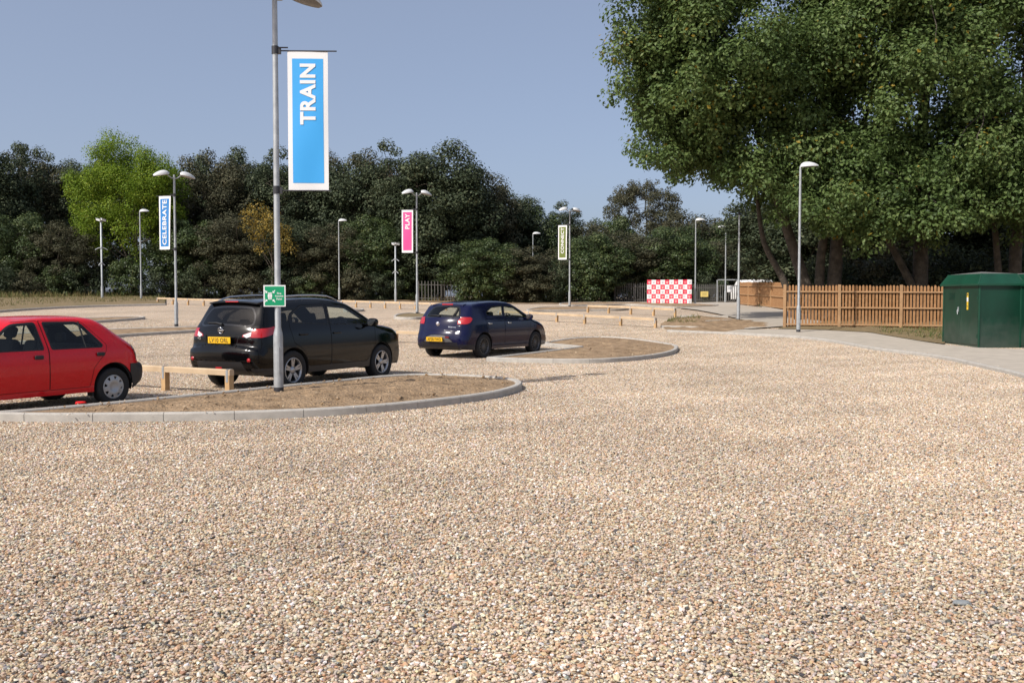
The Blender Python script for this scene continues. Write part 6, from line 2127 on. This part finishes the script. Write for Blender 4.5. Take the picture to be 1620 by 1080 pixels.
# pale spreading tree, thin crown, at the back
p = P(1020, 102); h = ztop(284, 102) - p.z
Proto(leaf_olive, trunk_m=bark_pale, seed=41, h=12, crown_z=9.0, radii=(4.8, 4.4, 3.6), nclump=170, clump_r=.6, per=110, leaf=.15, trunk_r=.25, limbs=12, low=-.55, amp=.3, inner=.55).place(
    'spreading_tree', 'pale spreading tree with a thin crown, farthest back in the dip of the skyline', 'tree', p, h, 9.5, .4, None)
# pale green tree at left
p = P(214, 82); h = ztop(192, 82) - p.z
ex = [(-3.6, -1.5, 5.6, 1.0), (-3.0, -1.8, 4.9, .9), (-2.4, -2.0, 4.4, .8), (1.2, -2.2, 4.4, .8), (1.6, -2.4, 3.4, .7), (2.0, -2.4, 2.6, .6), (-2.6, -1.6, 5.4, 1.0), (3.2, -1.8, 5.4, .9), (3.9, -1.2, 6.0, .9), (1.4, -2.2, 1.6, .5), (.2, -2.0, 5.2, .9)]
Proto(leaf_lime, seed=42, h=14, crown_z=9.3, radii=(4.9, 4.6, 4.9), nclump=230, clump_r=.95, per=300, leaf=.13, trunk_r=.3, limbs=10, low=-.62, droop=.9, flat=.6, amp=.4, extra=ex).place(
    'pale_green_tree', 'bright yellow-green feathery tree rising above the dark belt at left', 'tree', p, h, 10.6, 0, None)
# golden leaves among the dark trees
p = P(432, 78); h = ztop(318, 78) - p.z
ex = [(-1.5, -.6, 6.8, .8), (-.9, -.8, 7.4, .8), (-.2, -.6, 6.2, .8), (.5, -.8, 5.6, .7), (1.1, -.9, 4.9, .7), (1.7, -.8, 4.2, .6), (-1.6, -.7, 5.9, .7), (-1.0, -.8, 5.2, .6)]
Proto(leaf_gold, seed=43, h=8, crown_z=5.4, radii=(1.7, 1.2, 1.9), nclump=16, clump_r=.6, per=130, leaf=.12, trunk_r=.10, limbs=6, low=-.8, droop=.5, amp=.4, extra=ex).place(
    'golden_tree', 'small tree with golden autumn leaves beside the nearest lamp post, among dark trees', 'tree', p, h, 5.0, 0, None)

# ---------------------------------------------------------------- the tall poplars at right
def poplar(label, base, seed, crowns, trunks, leaf=.142, per=190, limbs=10):
    """crowns: list of (centre xyz, radii xyz, clumps, clump radius, low cut) in local metres; trunks: list of point lists with radii"""
    r = np.random.default_rng(seed)
    t = thing('poplar_tree', label, 'tree', base, 0, 'tall poplars behind the timber fence')
    cs, rs, tones = [], [], []
    for (c, rad, n, cr, low) in crowns:
        p, bi = bough_points(r, n, c, rad)
        cs.append(p); rs.append(cr * r.uniform(.55, 1.25, len(p)))
        tones.append(r.uniform(-.20, .16, bi.max() + 1)[bi] + r.uniform(-.08, .08, len(bi)))
    cen = np.concatenate(cs); rad = np.concatenate(rs)
    tone = np.concatenate(tones)
    ok = ~((cen[:, 0] < -3.4) & (cen[:, 2] < 6.1)) if seed == 51 else cen[:, 2] > 0
    cen, rad, tone = cen[ok], rad[ok], tone[ok]
    nb = (np.linalg.norm(cen[:, None] - cen[None], axis=2) < 1.7).sum(1)
    cen, rad, tone = cen[nb > 6], rad[nb > 6], tone[nb > 6]                      # no clump hangs on its own
    V, Q, tt = leaf_cloud(r, cen, rad, per, leaf, .78, tone, .25, .35)
    mb = MB(); sp = []
    for pts in trunks:
        P3 = smooth_open([Vector(p[:3]) for p in pts], 4)
        rr = np.interp(np.linspace(0, 1, len(P3)), np.linspace(0, 1, len(pts)), [p[3] for p in pts])
        mb.tube(P3, list(rr), 12); sp.append(np.array(P3))
        mb.lathe([(pts[0][3] * 1.5, -.2), (pts[0][3] * 1.2, .3), (pts[0][3] * .98, .8)], 12, None) if abs(pts[0][0]) < .01 else None
    pool = np.concatenate([q[len(q) // 4:] for q in sp])
    idx = r.permutation(len(cen))
    for i in idx[:limbs]:
        lowp = pool[pool[:, 2] < cen[i][2] + .5] if (pool[:, 2] < cen[i][2] + .5).any() else pool
        j = np.linalg.norm(lowp - cen[i], axis=1).argmin()
        b = branch(mb, r, lowp[j], cen[i], .13, .03, .10, 8, 7, .12)
        pool = np.concatenate([pool, np.array(b)])
    for i in idx[limbs:limbs + 110]:
        j = np.linalg.norm(pool - cen[i], axis=1).argmin()
        d = np.linalg.norm(pool[j] - cen[i])
        if .3 < d < 4: branch(mb, r, pool[j], cen[i], .045, .012, .10, 5, 4, .08)
    mb.build('trunk', bark_pale, t)
    np_object('crown', V, Q, leaf_poplar, t, attrs=[('tint', 'FLOAT', 'POINT', tt)])
    return t

pb_ = P(1312, 45)
poplar('leftmost tall poplar, several-stemmed, whose crown hangs out to the left against the sky', pb_, 51,
       [((-5.0, -2.0, 12.6), (4.9, 4.6, 6.4), 230, 1.0, -1), ((-2.5, -1, 18.5), (6.2, 5, 5.5), 190, 1.1, -1), ((-3.2, 0, 8.6), (4.6, 4.0, 3.2), 110, .85, -1), ((1.2, -1.0, 11.0), (4.0, 4.2, 6.5), 150, .95, -1),
        ((-6.2, -1.5, 9.2), (2.6, 2.6, 1.8), 42, .7, -1), ((-1.0, -1.8, 6.6), (4.4, 3.0, 2.6), 120, .8, -1), ((-4.6, -1.2, 6.6), (2.4, 2.6, 1.5), 40, .65, -1), ((-8.2, -2, 10.9), (2.2, 2, 1.5), 48, .62, -1), ((-7.2, -2, 8.7), (2.4, 2.2, 1.3), 48, .62, -1), ((-7.0, -2, 13.5), (2.6, 2.4, 2.6), 60, .8, -1), ((.2, -2.2, 5.6), (3.2, 2.2, 1.8), 48, .65, -1), ((-2.4, -3.0, 5.0), (3.6, 1.5, 1.6), 84, .65, -1), ((-6.0, -2, 7.4), (3.0, 2.4, 1.6), 60, .65, -1)],
       [[(0, 0, -.3, .36), (.25, 0, 2.5, .31), (.3, -.2, 7, .24), (-.1, -.4, 13, .15), (-.4, -.4, 20, .06)],
        [(-.45, .1, -.3, .36), (-1.1, .0, 1.6, .30), (-2.1, -.2, 4.4, .22), (-3.4, -.6, 8, .16), (-4.4, -1, 12, .08)],
        [(-1.2, .2, -.3, .20), (-2.1, .1, 1.9, .16), (-3.0, .1, 3.6, .12), (-3.4, 0, 6, .07)],
        [(-.5, 0, .8, .24), (-.3, -.1, 4, .19), (.9, -.6, 8, .13), (2.2, -1, 12, .06)]])
pb_ = P(1453, 44)
poplar('middle tall poplar with a single straight trunk, filling the top right of the picture', pb_, 52,
       [((-.5, -1.0, 11.5), (4.6, 4.2, 7.2), 230, 1.0, -1), ((.5, -.5, 18.5), (5.2, 4.6, 5.0), 150, 1.1, -1), ((1.2, -1.4, 7.2), (3.6, 3.4, 3.0), 75, .8, -1), ((2.6, -2.0, 5.2), (1.7, 1.7, 1.7), 30, .6, -1), ((-1.8, -1.6, 6.6), (3.2, 2.8, 2.5), 80, .75, -1), ((-.2, -3, 5.4), (3.4, 1.5, 1.8), 78, .65, -1)],
       [[(0, 0, -.3, .38), (.05, 0, 3, .32), (-.05, -.1, 8, .25), (.3, -.2, 14, .15), (.4, -.2, 21, .06)],
        [(-.05, 0, 1.2, .20), (-.9, -.2, 2.6, .16), (-2.0, -.4, 4.6, .11), (-2.9, -.6, 7.5, .06)]])
pb_ = P(1606, 43)
poplar('right-hand tall poplar cut by the right edge of the photo', pb_, 53,
       [((.2, -1.0, 12.2), (4.4, 4.4, 7.6), 210, 1.0, -1), ((0, -.5, 19), (5, 4.6, 5), 130, 1.1, -1), ((-2.2, -1.6, 7.2), (2.6, 2.8, 2.6), 45, .75, -1), ((2.4, -1.0, 6.6), (3.6, 3.4, 3.4), 60, .8, -1), ((-.8, -2.6, 5.5), (3.0, 1.5, 1.8), 60, .65, -1)],
       [[(0, 0, -.3, .30), (-.05, 0, 3, .26), (.1, -.1, 8, .2), (.2, -.2, 14, .12), (.2, -.2, 21, .05)],
        [(-.4, .3, -.3, .18), (-.8, .1, 3, .14), (-1.4, -.3, 6.5, .09), (-1.9, -.5, 10, .05)]])
pb_ = P(1760, 42)
poplar('tall poplar just outside the right edge, its leaves reaching into the corner', pb_, 54,
       [((-.2, -.5, 12.2), (4.6, 4.4, 8.6), 230, 1.05, -1), ((-2, -.5, 7.5), (3.4, 3.4, 3.6), 70, .85, -1)],
       [[(0, 0, -.3, .32), (0, 0, 5, .26), (.1, -.1, 12, .15), (.2, -.2, 20, .05)]])
# the shaded wood behind the poplars
for i, (pr, px, Y, h, w, lb) in enumerate([
    (A, 1212, 92, 10, 9, 'dark tree in the shade left of the leaning poplar stem'), (C_, 1248, 62, 9.0, 8, 'dark tree behind the single lamp post'), (A, 1320, 60, 10, 9.5, 'dark tree behind the leftmost poplar trunks'),
    (B, 1395, 58, 9.0, 9, 'dark olive tree between the first two poplar trunks'), (A, 1470, 58, 11, 9.5, 'dark tree behind the middle poplar trunk'), (C_, 1545, 57, 9, 8.5, 'dark tree above the green cabinets'),
    (A, 1622, 57, 10, 9, 'dark tree behind the right-hand poplar trunk'), (B, 1700, 56, 11, 10, 'dark olive tree beyond the right edge')]):
    p = P(px, Y)
    pr.place('shaded_tree', lb, 'tree', p - Vector((0, 0, .1)), h, w, i * 2.3, 'dark trees in the shade behind the poplars')
for i, (pr, px, Y, h, w, lb) in enumerate([
    (SH2, 1310, 49, 3.4, 3.4, 'dark shrub behind the left end of the slatted fence'), (SH2, 1372, 49, 3.2, 4.4, 'dark shrub behind the middle of the slatted fence'), (SH3, 1412, 48, 3.6, 5, 'dark olive shrub behind the slatted fence, left of the middle poplar'),
    (SH2, 1490, 48, 3.8, 5.4, 'dark shrub behind the right end of the slatted fence'), (SH2, 1570, 46, 3.6, 5.4, 'dark shrub behind the green cabinets'), (SH2, 1650, 45, 3.8, 5.4, 'dark shrub at the right edge behind the cabinets'),
    (SH3, 1192, 86, 3.8, 4.6, 'brown-green shrub behind the close-boarded fence')]):
    p = P(px, Y)
    pr.place('shrub', lb, 'shrub', p - Vector((0, 0, .1)), h, w, 1 + i * 1.9, 'shrubs behind the timber fences')
